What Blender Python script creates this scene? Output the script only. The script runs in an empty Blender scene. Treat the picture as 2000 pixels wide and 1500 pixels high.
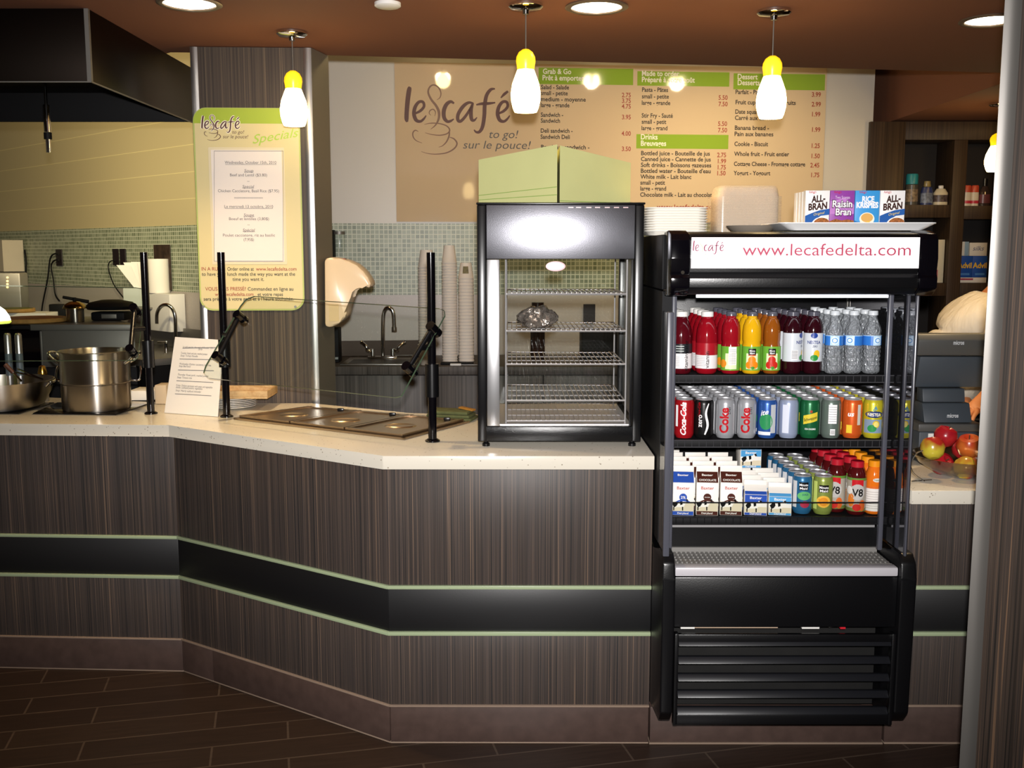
import bpy, bmesh, math, random
from mathutils import Vector, Matrix
random.seed(7)
R = math.radians
PI = math.pi
SC = bpy.context.scene
COL = SC.collection
# ------------------------------------------------------------------ camera
FPX, PITCH, CAMH = 2000.0, R(7.41), 1.52
cam = bpy.data.objects.new('camera', bpy.data.cameras.new('camera'))
cam.data.sensor_width = 36; cam.data.lens = 36.0; cam.data.clip_start = .05
cam.location = (0, 0, CAMH); cam.rotation_euler = (PI/2 - PITCH, 0, 0)
COL.objects.link(cam); SC.camera = cam
# ------------------------------------------------------------------ world, exposure
w = bpy.data.worlds.new('room_ambience'); SC.world = w; w.use_nodes = True
w.node_tree.nodes['Background'].inputs[0].default_value = (1.0, .80, .58, 1)
w.node_tree.nodes['Background'].inputs[1].default_value = .05
SC.view_settings.view_transform = 'Standard'; SC.view_settings.look = 'None'
SC.view_settings.gamma = 1; SC.view_settings.use_curve_mapping = False
SC.view_settings.exposure = 0.18
try:
    SC.cycles.use_denoising = True
    SC.cycles.max_bounces = 8; SC.cycles.transparent_max_bounces = 48
    SC.cycles.caustics_reflective = False; SC.cycles.caustics_refractive = False
except Exception:
    pass
# ------------------------------------------------------------------ lamps of the place (flash, downlights, hood lamps)
def lamp(name, kind, loc, power, color, size=.1, target=None, spot=None, blend=.4):
    d = bpy.data.lights.new(name, kind); d.energy = power; d.color = color
    if kind == 'AREA': d.shape = 'DISK'; d.size = size
    else: d.shadow_soft_size = size
    if spot: d.spot_size = R(spot); d.spot_blend = blend
    o = bpy.data.objects.new(name, d); o.location = loc
    if target is not None:
        o.rotation_euler = (Vector(target) - Vector(loc)).to_track_quat('-Z', 'Y').to_euler()
    COL.objects.link(o); return o
WARM = (1.0, .70, .36)
lamp('camera_flash', 'SPOT', (.01, -.02, 1.60), 470, (1.0, .97, .95), .022, (.05, 4, 1.2), 82, .9)
for i, (x, y) in enumerate([(-1.022, 3.373), (.272, 3.421), (1.627, 3.612)]):
    lamp('downlight', 'SPOT', (x, y, 2.285), 62, WARM, .06, (x, y, 0), 115, .6)
for x, y in [(-.30, 4.95), (.74, 5.0), (1.36, 5.0)]:
    lamp('kitchen_lamp', 'SPOT', (x, y, 2.70), 68, (1.0, .78, .46), .05, (x + .02, y + 1.2, 1.75), 84, 1)
for x, y in [(-2.75, 4.2), (-2.1, 4.2), (-1.65, 4.25)]:
    lamp('hood_lamp', 'SPOT', (x, y + .36, 2.06), 100, (1.0, .84, .50), .05, (x - .75, y + 2.2, 2.0), 88, 1)
lamp('back_room_lamp', 'SPOT', (3.0, 5.2, 2.27), 7, (1.0, .60, .22), .05, (3.0, 6.0, 1.2), 160, .7)

# ------------------------------------------------------------------ pixel helpers (photo pixel -> point in the room)
cP, sP = math.cos(PITCH), math.sin(PITCH)
def ray(px, py):
    u = (px-1000)/FPX; v = (750-py)/FPX
    return Vector((u, cP + v*sP, v*cP - sP))
CAMP = Vector((0, 0, CAMH))
def at(px, py, Y):
    d = ray(px, py); return CAMP + d*(Y/d.y)
def atz(px, py, Z):
    d = ray(px, py); return CAMP + d*((Z-CAMH)/d.z)
def onplane(px, py, P0, N):
    d = ray(px, py); N = Vector(N); return CAMP + d*((Vector(P0)-CAMP).dot(N)/d.dot(N))

# ------------------------------------------------------------------ materials
def lin(c):
    if isinstance(c, str):
        c = c.lstrip('#'); c = [int(c[i:i+2], 16)/255 for i in (0, 2, 4)]
    return tuple(((x/12.92) if x <= .04045 else ((x+.055)/1.055)**2.4) for x in c) + (1,)
def setin(b, names, v):
    for n in names:
        if n in b.inputs:
            b.inputs[n].default_value = v; return
MATS = {}
def mat(name, col='#808080', rough=.5, metal=0, spec=.5, emit=None, es=0, trans=0, ior=1.45, coat=0, aniso=0, alpha=1, var=0, vscale=30):
    if name in MATS: return MATS[name]
    m = bpy.data.materials.new(name); m.use_nodes = True; nt = m.node_tree
    b = nt.nodes['Principled BSDF']
    c = lin(col)
    b.inputs['Base Color'].default_value = c; b.inputs['Roughness'].default_value = rough
    b.inputs['Metallic'].default_value = metal; b.inputs['IOR'].default_value = ior
    setin(b, ['Specular IOR Level'], spec); setin(b, ['Transmission Weight'], trans)
    setin(b, ['Coat Weight'], coat); setin(b, ['Anisotropic'], aniso); setin(b, ['Alpha'], alpha)
    if emit is not None:
        setin(b, ['Emission Color'], lin(emit)); setin(b, ['Emission Strength'], es)
    if var:
        n = nt.nodes.new('ShaderNodeTexNoise'); n.inputs['Scale'].default_value = vscale; n.inputs['Detail'].default_value = 4
        tc = nt.nodes.new('ShaderNodeTexCoord'); nt.links.new(tc.outputs['Object'], n.inputs['Vector'])
        mx = nt.nodes.new('ShaderNodeMixRGB'); mx.blend_type = 'MULTIPLY'; mx.inputs[1].default_value = c
        rp = nt.nodes.new('ShaderNodeValToRGB'); rp.color_ramp.elements[0].position = .3; rp.color_ramp.elements[1].position = .7
        rp.color_ramp.elements[0].color = (1-var, 1-var, 1-var, 1); rp.color_ramp.elements[1].color = (1, 1, 1, 1)
        nt.links.new(n.outputs[0], rp.inputs[0]); nt.links.new(rp.outputs[0], mx.inputs[2]); mx.inputs[0].default_value = 1
        nt.links.new(mx.outputs[0], b.inputs['Base Color'])
    MATS[name] = m; return m
def nodes(m):
    return m.node_tree, m.node_tree.nodes['Principled BSDF']
def bump(m, scale, strength, dist=.001, stretch=(1, 1, 1), detail=3):
    nt, b = nodes(m)
    tc = nt.nodes.new('ShaderNodeTexCoord'); mp = nt.nodes.new('ShaderNodeMapping'); mp.inputs['Scale'].default_value = stretch
    n = nt.nodes.new('ShaderNodeTexNoise'); n.inputs['Scale'].default_value = scale; n.inputs['Detail'].default_value = detail
    bp = nt.nodes.new('ShaderNodeBump'); bp.inputs['Strength'].default_value = strength; bp.inputs['Distance'].default_value = dist
    nt.links.new(tc.outputs['Object'], mp.inputs[0]); nt.links.new(mp.outputs[0], n.inputs['Vector'])
    nt.links.new(n.outputs[0], bp.inputs['Height']); nt.links.new(bp.outputs[0], b.inputs['Normal'])
    return m
def wood(name, stops, sx=85, rough=.45, zs=.5):
    m = mat(name, '#404040', rough, spec=.35); nt, b = nodes(m)
    tc = nt.nodes.new('ShaderNodeTexCoord'); mp = nt.nodes.new('ShaderNodeMapping'); mp.inputs['Scale'].default_value = (sx, sx, zs)
    n = nt.nodes.new('ShaderNodeTexNoise'); n.inputs['Scale'].default_value = 1; n.inputs['Detail'].default_value = 3; n.inputs['Roughness'].default_value = .75
    rp = nt.nodes.new('ShaderNodeValToRGB'); e = rp.color_ramp.elements
    while len(e) < len(stops): e.new(.5)
    for k, (p, c) in enumerate(stops): e[k].position = p; e[k].color = lin(c)
    nt.links.new(tc.outputs['Object'], mp.inputs[0]); nt.links.new(mp.outputs[0], n.inputs['Vector'])
    nt.links.new(n.outputs[0], rp.inputs[0]); nt.links.new(rp.outputs[0], b.inputs['Base Color'])
    return m
def brick(name, c1, c2, mortar, bw, rh, ms, rough, spec=.5, offset=0, rot=0, plane='XZ', grain=0, mrough=None):
    m = mat(name, c1, rough, spec=spec); nt, b = nodes(m)
    tc = nt.nodes.new('ShaderNodeTexCoord'); sp = nt.nodes.new('ShaderNodeSeparateXYZ'); cb = nt.nodes.new('ShaderNodeCombineXYZ')
    nt.links.new(tc.outputs['Object'], sp.inputs[0])
    nt.links.new(sp.outputs['X'], cb.inputs['X']); nt.links.new(sp.outputs['Z' if plane == 'XZ' else 'Y'], cb.inputs['Y'])
    mp = nt.nodes.new('ShaderNodeMapping'); mp.inputs['Rotation'].default_value = (0, 0, rot)
    nt.links.new(cb.outputs[0], mp.inputs[0])
    t = nt.nodes.new('ShaderNodeTexBrick'); t.offset = offset; t.squash = 1
    t.inputs['Color1'].default_value = lin(c1); t.inputs['Color2'].default_value = lin(c2); t.inputs['Mortar'].default_value = lin(mortar)
    t.inputs['Scale'].default_value = 1; t.inputs['Mortar Size'].default_value = ms; t.inputs['Mortar Smooth'].default_value = .1
    t.inputs['Brick Width'].default_value = bw; t.inputs['Row Height'].default_value = rh
    nt.links.new(mp.outputs[0], t.inputs['Vector'])
    out = t.outputs['Color']
    if grain:
        mg = nt.nodes.new('ShaderNodeMapping'); mg.inputs['Scale'].default_value = (6, 90, 1); nt.links.new(mp.outputs[0], mg.inputs[0])
        n = nt.nodes.new('ShaderNodeTexNoise'); n.inputs['Scale'].default_value = 1; n.inputs['Detail'].default_value = 4
        nt.links.new(mg.outputs[0], n.inputs['Vector'])
        rp = nt.nodes.new('ShaderNodeValToRGB'); rp.color_ramp.elements[0].position = .3; rp.color_ramp.elements[1].position = .7
        rp.color_ramp.elements[0].color = (1-grain,)*3 + (1,)
        nt.links.new(n.outputs[0], rp.inputs[0])
        mx = nt.nodes.new('ShaderNodeMixRGB'); mx.blend_type = 'MULTIPLY'; mx.inputs[0].default_value = 1
        nt.links.new(out, mx.inputs[1]); nt.links.new(rp.outputs[0], mx.inputs[2]); out = mx.outputs[0]
    nt.links.new(out, b.inputs['Base Color'])
    bp = nt.nodes.new('ShaderNodeBump'); bp.inputs['Strength'].default_value = .5; bp.inputs['Distance'].default_value = .001; bp.invert = True
    nt.links.new(t.outputs['Fac'], bp.inputs['Height']); nt.links.new(bp.outputs[0], b.inputs['Normal'])
    return m
def speckle(name, base, dots, rough, scale=95):
    m = mat(name, base, rough); nt, b = nodes(m)
    tc = nt.nodes.new('ShaderNodeTexCoord'); v = nt.nodes.new('ShaderNodeTexVoronoi'); v.inputs['Scale'].default_value = scale
    nt.links.new(tc.outputs['Object'], v.inputs['Vector'])
    rp = nt.nodes.new('ShaderNodeValToRGB'); e = rp.color_ramp.elements
    e[0].position = .14; e[0].color = lin(dots); e[1].position = .22; e[1].color = lin(base)
    nz = nt.nodes.new('ShaderNodeTexNoise'); nz.inputs['Scale'].default_value = scale*.45; nt.links.new(tc.outputs['Object'], nz.inputs['Vector'])
    r2 = nt.nodes.new('ShaderNodeValToRGB'); r2.color_ramp.elements[0].position = .52; r2.color_ramp.elements[1].position = .60
    nt.links.new(nz.outputs[0], r2.inputs[0])
    mx = nt.nodes.new('ShaderNodeMixRGB'); nt.links.new(r2.outputs[0], mx.inputs[0]); mx.inputs[1].default_value = lin(base)
    nt.links.new(v.outputs['Distance'], rp.inputs[0]); nt.links.new(rp.outputs[0], mx.inputs[2]); nt.links.new(mx.outputs[0], b.inputs['Base Color'])
    return m
def glassmat(name, tint='#ffffff', amount=.08, rough=.02):
    """clear pane: mostly see-through with a fresnel reflection (thin sheets, no refraction)"""
    if name in MATS: return MATS[name]
    m = bpy.data.materials.new(name); m.use_nodes = True; nt = m.node_tree
    nt.nodes.remove(nt.nodes['Principled BSDF']); out = nt.nodes['Material Output']
    tr = nt.nodes.new('ShaderNodeBsdfTransparent'); tr.inputs[0].default_value = lin(tint)
    gl = nt.nodes.new('ShaderNodeBsdfGlossy'); gl.inputs['Roughness'].default_value = rough
    fr = nt.nodes.new('ShaderNodeMath'); fr.operation = 'POWER'; fr.inputs[1].default_value = 5; lw = nt.nodes.new('ShaderNodeLayerWeight'); lw.inputs[0].default_value = .5; nt.links.new(lw.outputs['Facing'], fr.inputs[0])
    ad = nt.nodes.new('ShaderNodeMath'); ad.operation = 'ADD'; ad.inputs[1].default_value = amount; ad.use_clamp = True
    mx = nt.nodes.new('ShaderNodeMixShader')
    nt.links.new(fr.outputs[0], ad.inputs[0]); nt.links.new(ad.outputs[0], mx.inputs[0])
    nt.links.new(tr.outputs[0], mx.inputs[1]); nt.links.new(gl.outputs[0], mx.inputs[2]); nt.links.new(mx.outputs[0], out.inputs[0])
    MATS[name] = m; return m
ZEBRA = wood('zebra_laminate', [(.34, '#252526'), (.44, '#3b3431'), (.50, '#4c413a'), (.56, '#3a3637'), (.68, '#7f6855')], 290)
ZEBRA2 = wood('zebra_laminate_grey', [(.3, '#2a2522'), (.45, '#3f3630'), (.55, '#4a4037'), (.7, '#6b5c4b')], 150)
SHELFWOOD = wood('brown_shelf_laminate', [(.3, '#2a1f17'), (.5, '#3d2e21'), (.7, '#4d3b29')], 110)
TOP = speckle('speckled_quartz', '#dad3c4', '#8a7d6c', .22)
SPLASH = speckle('speckled_splashback', '#b3aba4', '#f4f0ea', .35, 150)
MOSAIC = brick('glass_mosaic', '#6f7a62', '#97a088', '#c9cdb8', .0265, .0265, .0026, .36)
FLOORM = brick('plank_tile', '#33251e', '#3b2c23', '#57483d', .62, .125, .0035, .42, .4, .37, R(-13), 'XY', .35)
KICK = bump(mat('brown_base_tile', '#52413b', .4, var=.25, vscale=25), 60, .1)
GROUT = mat('grout', '#8c7868', .7)
GREEN = mat('pale_green_strip', '#9dab88', .35)
BLACKBAND = bump(mat('black_granite_band', '#0d0d0f', .46, spec=.8), 300, .15, .0004)
CEIL = bump(mat('brown_ceiling_paint', '#80523a', .85), 200, .15)
WALLW = mat('white_wall_laminate', '#cfc9be', .35)
WALLP = mat('side_wall_laminate', '#cbbd92', .3)
STEEL = mat('brushed_steel', '#b5b3b0', .3, 1, aniso=.5)
STEELD = mat('dull_steel', '#8d8a84', .48, .75)
HOODM = mat('hood_steel', '#2a2420', .38, 1)
CHROME = mat('chrome', '#dcdcdc', .08, 1)
BLK = mat('black_plastic', '#0c0c0e', .28)
BLKM = mat('black_matte', '#111113', .6, spec=.2)
BLKH = bump(mat('black_hammered_paint', '#08080a', .24, spec=.5), 420, .5, .0008)
BLKG = mat('black_gloss', '#07060a', .1, spec=.6)
GREY = mat('grey_plastic', '#4b4c55', .3)
WHITE = mat('white_plastic', '#e6e4df', .4)
PAPER = mat('white_paper', '#e9e5de', .7)
INK = mat('dark_ink', '#2a2220', .6)
BROWNINK = mat('brown_ink', '#57302a', .5)
REDINK = mat('red_ink', '#9a3a28', .5)
GREYINK = mat('grey_ink', '#5c5a5c', .6)
LIMEINK = mat('lime_ink', '#a8c84a', .5)
CREAMINK = mat('cream_ink', '#efe9d6', .5)
GLASS = glassmat('clear_glass', '#fcfdfc', .02)
GLASSG = glassmat('green_edge_glass', '#fbfdfb', .025)
GEDGE = mat('glass_edge_green', '#4d5f4a', .15)

# ------------------------------------------------------------------ mesh builder
def ortho(d):
    d = d.normalized(); a = Vector((0, 0, 1)) if abs(d.z) < .9 else Vector((1, 0, 0))
    x = d.cross(a).normalized(); return x, d.cross(x).normalized()
def smoothpts(pts, n=6):
    """Catmull-Rom through points of any dimension"""
    P = [list(p) for p in pts]; out = []
    for i in range(len(P)-1):
        p0 = P[max(i-1, 0)]; p1 = P[i]; p2 = P[i+1]; p3 = P[min(i+2, len(P)-1)]
        for k in range(n):
            t = k/n
            out.append([.5*(2*b + (c-a)*t + (2*a-5*b+4*c-d)*t*t + (3*b-a-3*c+d)*t**3) for a, b, c, d in zip(p0, p1, p2, p3)])
    out.append(P[-1]); return out
TXT = {}
def glyphs(s, shear=0, bold=0, spacing=1):
    k = (s, shear, bold, spacing)
    if k not in TXT:
        c = bpy.data.curves.new('t', 'FONT'); c.body = s; c.size = 1; c.shear = shear; c.offset = bold; c.space_character = spacing
        c.resolution_u = 3; c.fill_mode = 'BOTH'; c.extrude = 0
        o = bpy.data.objects.new('t', c); me = o.to_mesh()
        vs = [tuple(v.co) for v in me.vertices]; fs = [tuple(p.vertices) for p in me.polygons]
        o.to_mesh_clear(); bpy.data.objects.remove(o); bpy.data.curves.remove(c)
        TXT[k] = (vs, fs)
    return TXT[k]
class MB:
    def __init__(s, mat=None):
        s.bm = bmesh.new(); s.mats = []; s.mi = 0; s.T = Matrix.Identity(4)
        if mat: s.m(mat)
    def m(s, mat):
        if mat not in s.mats: s.mats.append(mat)
        s.mi = s.mats.index(mat); return s
    def add(s, vs, fs):
        V = [s.bm.verts.new(s.T @ Vector(v)) for v in vs]; out = []
        for f in fs:
            try:
                F = s.bm.faces.new([V[i] for i in f]); F.material_index = s.mi; F.smooth = True; out.append(F)
            except ValueError: pass
        return out
    def box(s, x0, x1, y0, y1, z0, z1, bev=0, seg=2):
        vs = [(x, y, z) for z in (z0, z1) for y in (y0, y1) for x in (x0, x1)]
        F = s.add(vs, [(0, 2, 3, 1), (4, 5, 7, 6), (0, 1, 5, 4), (1, 3, 7, 5), (3, 2, 6, 7), (2, 0, 4, 6)])
        if bev:
            E = list({e for f in F for e in f.edges})
            r = bmesh.ops.bevel(s.bm, geom=E, offset=bev, segments=seg, profile=.5, affect='EDGES')
            for f in r['faces']: f.material_index = s.mi; f.smooth = True
        return s
    def prism(s, poly, z0, z1, bev=0):
        n = len(poly)
        vs = [(p[0], p[1], z0) for p in poly] + [(p[0], p[1], z1) for p in poly]
        F = s.add(vs, [tuple(range(n-1, -1, -1)), tuple(range(n, 2*n))] + [(i, (i+1) % n, n+(i+1) % n, n+i) for i in range(n)])
        if bev:
            E = list({e for f in F for e in f.edges})
            r = bmesh.ops.bevel(s.bm, geom=E, offset=bev, segments=2, profile=.5, affect='EDGES')
            for f in r['faces']: f.material_index = s.mi; f.smooth = True
        return s
    def lathe(s, prof, c=(0, 0, 0), seg=24, sx=1, sy=1):
        vs, rings = [], []
        for r, z in prof:
            if r < 1e-6: rings.append([len(vs)]); vs.append((c[0], c[1], c[2]+z))
            else:
                rings.append(list(range(len(vs), len(vs)+seg)))
                vs += [(c[0]+r*sx*math.cos(2*PI*i/seg), c[1]+r*sy*math.sin(2*PI*i/seg), c[2]+z) for i in range(seg)]
        fs = []
        for a, b in zip(rings, rings[1:]):
            if len(a) == 1 and len(b) == 1: continue
            for i in range(seg):
                j = (i+1) % seg
                if len(a) == 1: fs.append((a[0], b[j], b[i]))
                elif len(b) == 1: fs.append((a[i], a[j], b[0]))
                else: fs.append((a[i], a[j], b[j], b[i]))
        s.add(vs, fs); return s
    def tube(s, pts, r, seg=8, caps=True):
        pts = [Vector(p) for p in pts]; n = len(pts); rr = r if isinstance(r, (list, tuple)) else [r]*n
        x = None; vs = []; fs = []
        for i, p in enumerate(pts):
            d = (pts[min(i+1, n-1)] - pts[max(i-1, 0)])
            if d.length < 1e-9: d = Vector((0, 0, 1))
            d.normalize()
            if x is None: x, y = ortho(d)
            else:
                x = (x - d*x.dot(d)); x = x.normalized() if x.length > 1e-6 else ortho(d)[0]; y = d.cross(x)
            vs += [tuple(p + (x*math.cos(2*PI*k/seg) + y*math.sin(2*PI*k/seg))*rr[i]) for k in range(seg)]
        for i in range(n-1):
            for k in range(seg):
                j = (k+1) % seg; fs.append((i*seg+k, i*seg+j, (i+1)*seg+j, (i+1)*seg+k))
        if caps: fs += [tuple(range(seg-1, -1, -1)), tuple(range((n-1)*seg, n*seg))]
        s.add(vs, fs); return s
    def cyl(s, p0, p1, r, seg=16):
        return s.tube([p0, p1], r, seg)
    def ball(s, c, r, seg=16, rings=10, sc=(1, 1, 1)):
        prof = [(r*math.sin(PI*i/rings), -r*sc[2]*math.cos(PI*i/rings)) for i in range(rings+1)]
        prof[0] = (0, prof[0][1]); prof[-1] = (0, prof[-1][1])
        return s.lathe(prof, c, seg, sc[0], sc[1])
    def poly(s, pts): s.add(pts, [tuple(range(len(pts)))]); return s
    def loft(s, rings, closed=True):
        n = len(rings[0]); vs = [v for r in rings for v in r]; fs = []
        for i in range(len(rings)-1):
            for k in range(n):
                j = (k+1) % n; fs.append((i*n+k, i*n+j, (i+1)*n+j, (i+1)*n+k))
        if closed: fs += [tuple(range(n-1, -1, -1)), tuple(range((len(rings)-1)*n, len(rings)*n))]
        s.add(vs, fs); return s
    def ribbon(s, pts, fn, n=6):
        """2-D brush stroke: pts (x, y, width); fn maps (x, y) to a point on the surface"""
        P = smoothpts(pts, n); L = []
        for i, p in enumerate(P):
            a, b = P[max(i-1, 0)], P[min(i+1, len(P)-1)]; dx, dy = b[0]-a[0], b[1]-a[1]; l = math.hypot(dx, dy) or 1
            nx, ny = -dy/l, dx/l; hw = max(p[2], 0)/2
            L.append((fn(p[0]+nx*hw, p[1]+ny*hw), fn(p[0]-nx*hw, p[1]-ny*hw)))
        vs = [v for l in L for v in l]
        s.add(vs, [(2*i, 2*i+1, 2*i+3, 2*i+2) for i in range(len(L)-1)]); return s
    def text(s, st, fn, size, xs=1, align='L', shear=0, bold=0, fit=None, cut=None, rot=0, spacing=1):
        """letters laid on a surface: fn(u, v) gives the point for offsets in metres from the anchor"""
        vs, fs = glyphs(st, shear, bold, spacing)
        if not vs: return s
        x1 = max(v[0] for v in vs); x0 = min(v[0] for v in vs)
        if fit: xs = fit/((x1-x0)*size)
        off = {'L': 0, 'C': -(x0+x1)/2, 'R': -x1}[align]
        U = [((v[0]+off)*size*xs, v[1]*size) for v in vs]
        if cut:
            b = bmesh.new(); V = [b.verts.new((u, v, 0)) for u, v in U]
            for f in fs:
                try: b.faces.new([V[i] for i in f])
                except ValueError: pass
            ax = (1, 0, 0) if not rot else (0, 1, 0)
            lo, hi = (min(u for u, v in U), max(u for u, v in U)) if not rot else (min(v for u, v in U), max(v for u, v in U))
            k = math.ceil(lo/cut)
            while k*cut < hi:
                bmesh.ops.bisect_plane(b, geom=b.verts[:]+b.edges[:]+b.faces[:], plane_co=(k*cut, k*cut, 0), plane_no=ax); k += 1
            b.verts.index_update(); U = [(v.co.x, v.co.y) for v in b.verts]; fs = [tuple(v.index for v in f.verts) for f in b.faces]; b.free()
        if rot: U = [(-v, u) for u, v in U]      # reads upwards
        s.add([tuple(fn(u, v)) for u, v in U], fs); return s
    def build(s, name, parent=None, angle=38, loc=None, fixn=True):
        if fixn: bmesh.ops.recalc_face_normals(s.bm, faces=s.bm.faces)
        me = bpy.data.meshes.new(name); s.bm.to_mesh(me); s.bm.free()
        for m in s.mats: me.materials.append(m)
        me.set_sharp_from_angle(angle=R(angle))
        o = bpy.data.objects.new(name, me); COL.objects.link(o)
        if parent: o.parent = parent
        if loc: o.location = loc
        return o
def tag(o, label, cat, group=None):
    o['label'] = label; o['category'] = cat
    if group: o['group'] = group
    return o
def thing(name, label, cat, loc=(0, 0, 0), rz=0, group=None):
    o = bpy.data.objects.new(name, None); o.location = loc; o.rotation_euler = (0, 0, rz); o.empty_display_size = .05
    COL.objects.link(o); return tag(o, label, cat, group)
def struct(o): o['kind'] = 'structure'; return o
def dup(root, loc, rz=None, label=None, group=None):
    def cp(o, p=None):
        c = o.copy(); COL.objects.link(c)
        if p: c.parent = p
        for ch in o.children: cp(ch, c)
        return c
    r = cp(root); r.location = loc
    if rz is not None: r.rotation_euler = (0, 0, rz)
    if label: r['label'] = label
    if group: r['group'] = group
    return r
def flat(o, ax, ay, n=None, off=.0008):
    """surface function of a flat face: origin, axes, lifted a hair along its normal"""
    o = Vector(o); ax = Vector(ax).normalized(); ay = Vector(ay).normalized(); n = Vector(n) if n else ax.cross(ay)
    return lambda u, v: o + ax*u + ay*v + n*off
def wrap(r, z0, a0=-90, c=(0, 0), off=.0005):
    return lambda u, v: Vector((c[0]+(r+off)*math.cos(R(a0)+u/r), c[1]+(r+off)*math.sin(R(a0)+u/r), z0+v))
def patch(mb, r, z0, z1, a0, a1, off=.0004, c=(0, 0), n=None):
    n = n or max(2, int(abs(a1-a0)/14)); vs = []
    for i in range(n+1):
        a = R(a0+(a1-a0)*i/n)
        for z in (z0, z1): vs.append((c[0]+(r+off)*math.cos(a), c[1]+(r+off)*math.sin(a), z))
    mb.add(vs, [(2*i, 2*i+2, 2*i+3, 2*i+1) for i in range(n)])
ORD = ['first in', 'second in', 'third in', 'fourth in', 'fifth in', 'sixth in', 'seventh in']
# =================================================================== ROOM SHELL
WL = Vector((-1.55, 6.054, 0)); WR = Vector((2.18, 6.336, 0))          # back wall line
WU = (WR-WL).normalized(); WN = Vector((WU.y, -WU.x, 0))              # along the wall, towards the room
LU = Vector((-.722, .692, 0)).normalized(); LN = Vector((LU.y, -LU.x, 0)) * -1   # kitchen side wall runs away to the left
if LN.dot(Vector((0, -1, 0))) < 0: LN = -LN
def slab(name, a, b, n, z0, z1, th, m, lift=0):
    """upright slab whose face runs from a to b, thickness away from n; local X along, Z up"""
    a = Vector(a); b = Vector(b); u = (b-a).normalized(); L = (b-a).length
    o = MB(m).box(0, L, 0, th, z0, z1).build(name)
    o.rotation_euler = (0, 0, math.atan2(u.y, u.x)); p = a + Vector(n)*lift
    o.location = (p.x, p.y, 0); return o
struct(MB(FLOORM).box(-6, 5, -1.5, 10, -.05, 0).build('floor'))
struct(slab('wall_back', WL, WR, WN, 0, 2.75, .14, WALLW))
LE = WL + LU*4.6
struct(slab('wall_left', LE, WL, LN, 0, 2.75, .12, WALLP))
struct(slab('trim_1', WL, WR, WN, 1.26, 1.68, .010, MOSAIC, .010))['label'] = 'glass mosaic tile band on the back wall'
struct(slab('trim_2', LE, WL, LN, 1.26, 1.68, .010, MOSAIC, .010))['label'] = 'glass mosaic tile band on the kitchen side wall'
struct(slab('trim_3', WL, WR, WN, .90, 1.26, .012, SPLASH, .012))['label'] = 'speckled white splashback under the mosaic'
struct(slab('trim_4', LE, WL, LN, .90, 1.26, .012, SPLASH, .012))['label'] = 'speckled splashback of the kitchen side wall'
SEAM = mat('wall_seam', '#e9dca6', .4)
for k, z in enumerate([1.842, 2.005, 2.170, 2.335]):
    struct(slab('trim_%d' % (5+k), LE, WL, LN, z, z+.004, .002, SEAM, .002))
# upper shell: low front ceiling, high kitchen ceiling, beam and low back ceiling
CE = [(-.741, 4.255), (1.529, 4.572), (2.30, 4.68), (4.6, 4.78)]
struct(MB(CEIL).prism([(-4.6, 4.02), (-4.6, -1.2), (4.6, -1.2)] + CE[::-1] + [(-1.26, 4.20)], 2.30, 2.75).build('ceiling'))
struct(MB(CEIL).box(-6, 4.7, 4.0, 10, 2.76, 2.84).build('ceiling_kitchen'))
struct(MB(CEIL).prism([(2.30, 4.70), (4.6, 4.80), (4.6, 6.75), (2.30, 6.75)], 2.30, 2.745).build('ceiling_back'))
struct(MB(CEIL).box(4.5, 4.6, -1.2, 6.75, 0, 2.29).build('wall_right'))
# =================================================================== SERVICE COUNTER
B = [Vector((-2.62, 3.63)), Vector((-1.195, 3.56)), Vector((-.378, 3.015)), Vector((.424, 3.012))]   # panel line on plan
def offs(pts, d):
    """offset an open plan line to its left side by d, mitred"""
    out = []
    for i, p in enumerate(pts):
        ns = []
        for a, b in ((i-1, i), (i, i+1)):
            if a >= 0 and b < len(pts):
                u = (pts[b]-pts[a]).normalized(); ns.append(Vector((-u.y, u.x)))
        n = sum(ns, Vector((0, 0))); n = n.normalized(); out.append(p + n*(d/n.dot(ns[0])))
    return out
Bi = offs(B, .05); Bs = offs(B, -.007)
CL = ['long brown zebra laminate counter front under the cooking pots', 'slanting brown zebra laminate counter front under the food wells', 'brown zebra laminate counter front under the black warmer']
for i in range(3):
    a, b, ai, bi, sa, sb = B[i], B[i+1], Bi[i], Bi[i+1], Bs[i], Bs[i+1]
    t = thing('service_counter', CL[i], 'counter', (a.x, a.y, 0), 0, 'counter sections along the front')
    def pr(name, m, z0, z1, front=(a, b), lab=None):
        q = MB(m); q.T = Matrix.Translation((-a.x, -a.y, 0)); q.prism([front[0], front[1], bi, ai], z0, z1, .0015); o = q.build(name, t)
        if lab: o['label'] = lab
    pr('upper_panel', ZEBRA, .510, .872); pr('green_strip', GREEN, .4985, .5095, (sa, sb), 'pale green strip'); pr('black_band', BLACKBAND, .364, .498, lab='black band')
    pr('green_strip', GREEN, .3515, .3635, (sa, sb), 'pale green strip'); pr('lower_panel', ZEBRA, .128, .351)
    pr('cap_strip', GROUT, .122, .1275, (sa, sb))
    cuts = [[0, 1], [0, .165, 1], [0, 1]][i]
    for k in range(len(cuts)-1):
        g = .0035
        p0 = a.lerp(b, cuts[k]); p1 = a.lerp(b, cuts[k+1]); q0 = ai.lerp(bi, cuts[k]); q1 = ai.lerp(bi, cuts[k+1]); u = (b-a).normalized()*g/2
        q = MB(KICK); q.T = Matrix.Translation((-a.x, -a.y, 0)); q.prism([p0+u, p1-u, q1-u, q0+u], .006, .1215, .001); q.build('base_tile', t)
    pr('grout_bed', GROUT, .0005, .0055)
F0 = offs(B, -.022)
TOPF = [F0[0], F0[1], F0[2], Vector((.424, 2.99))]
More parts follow.
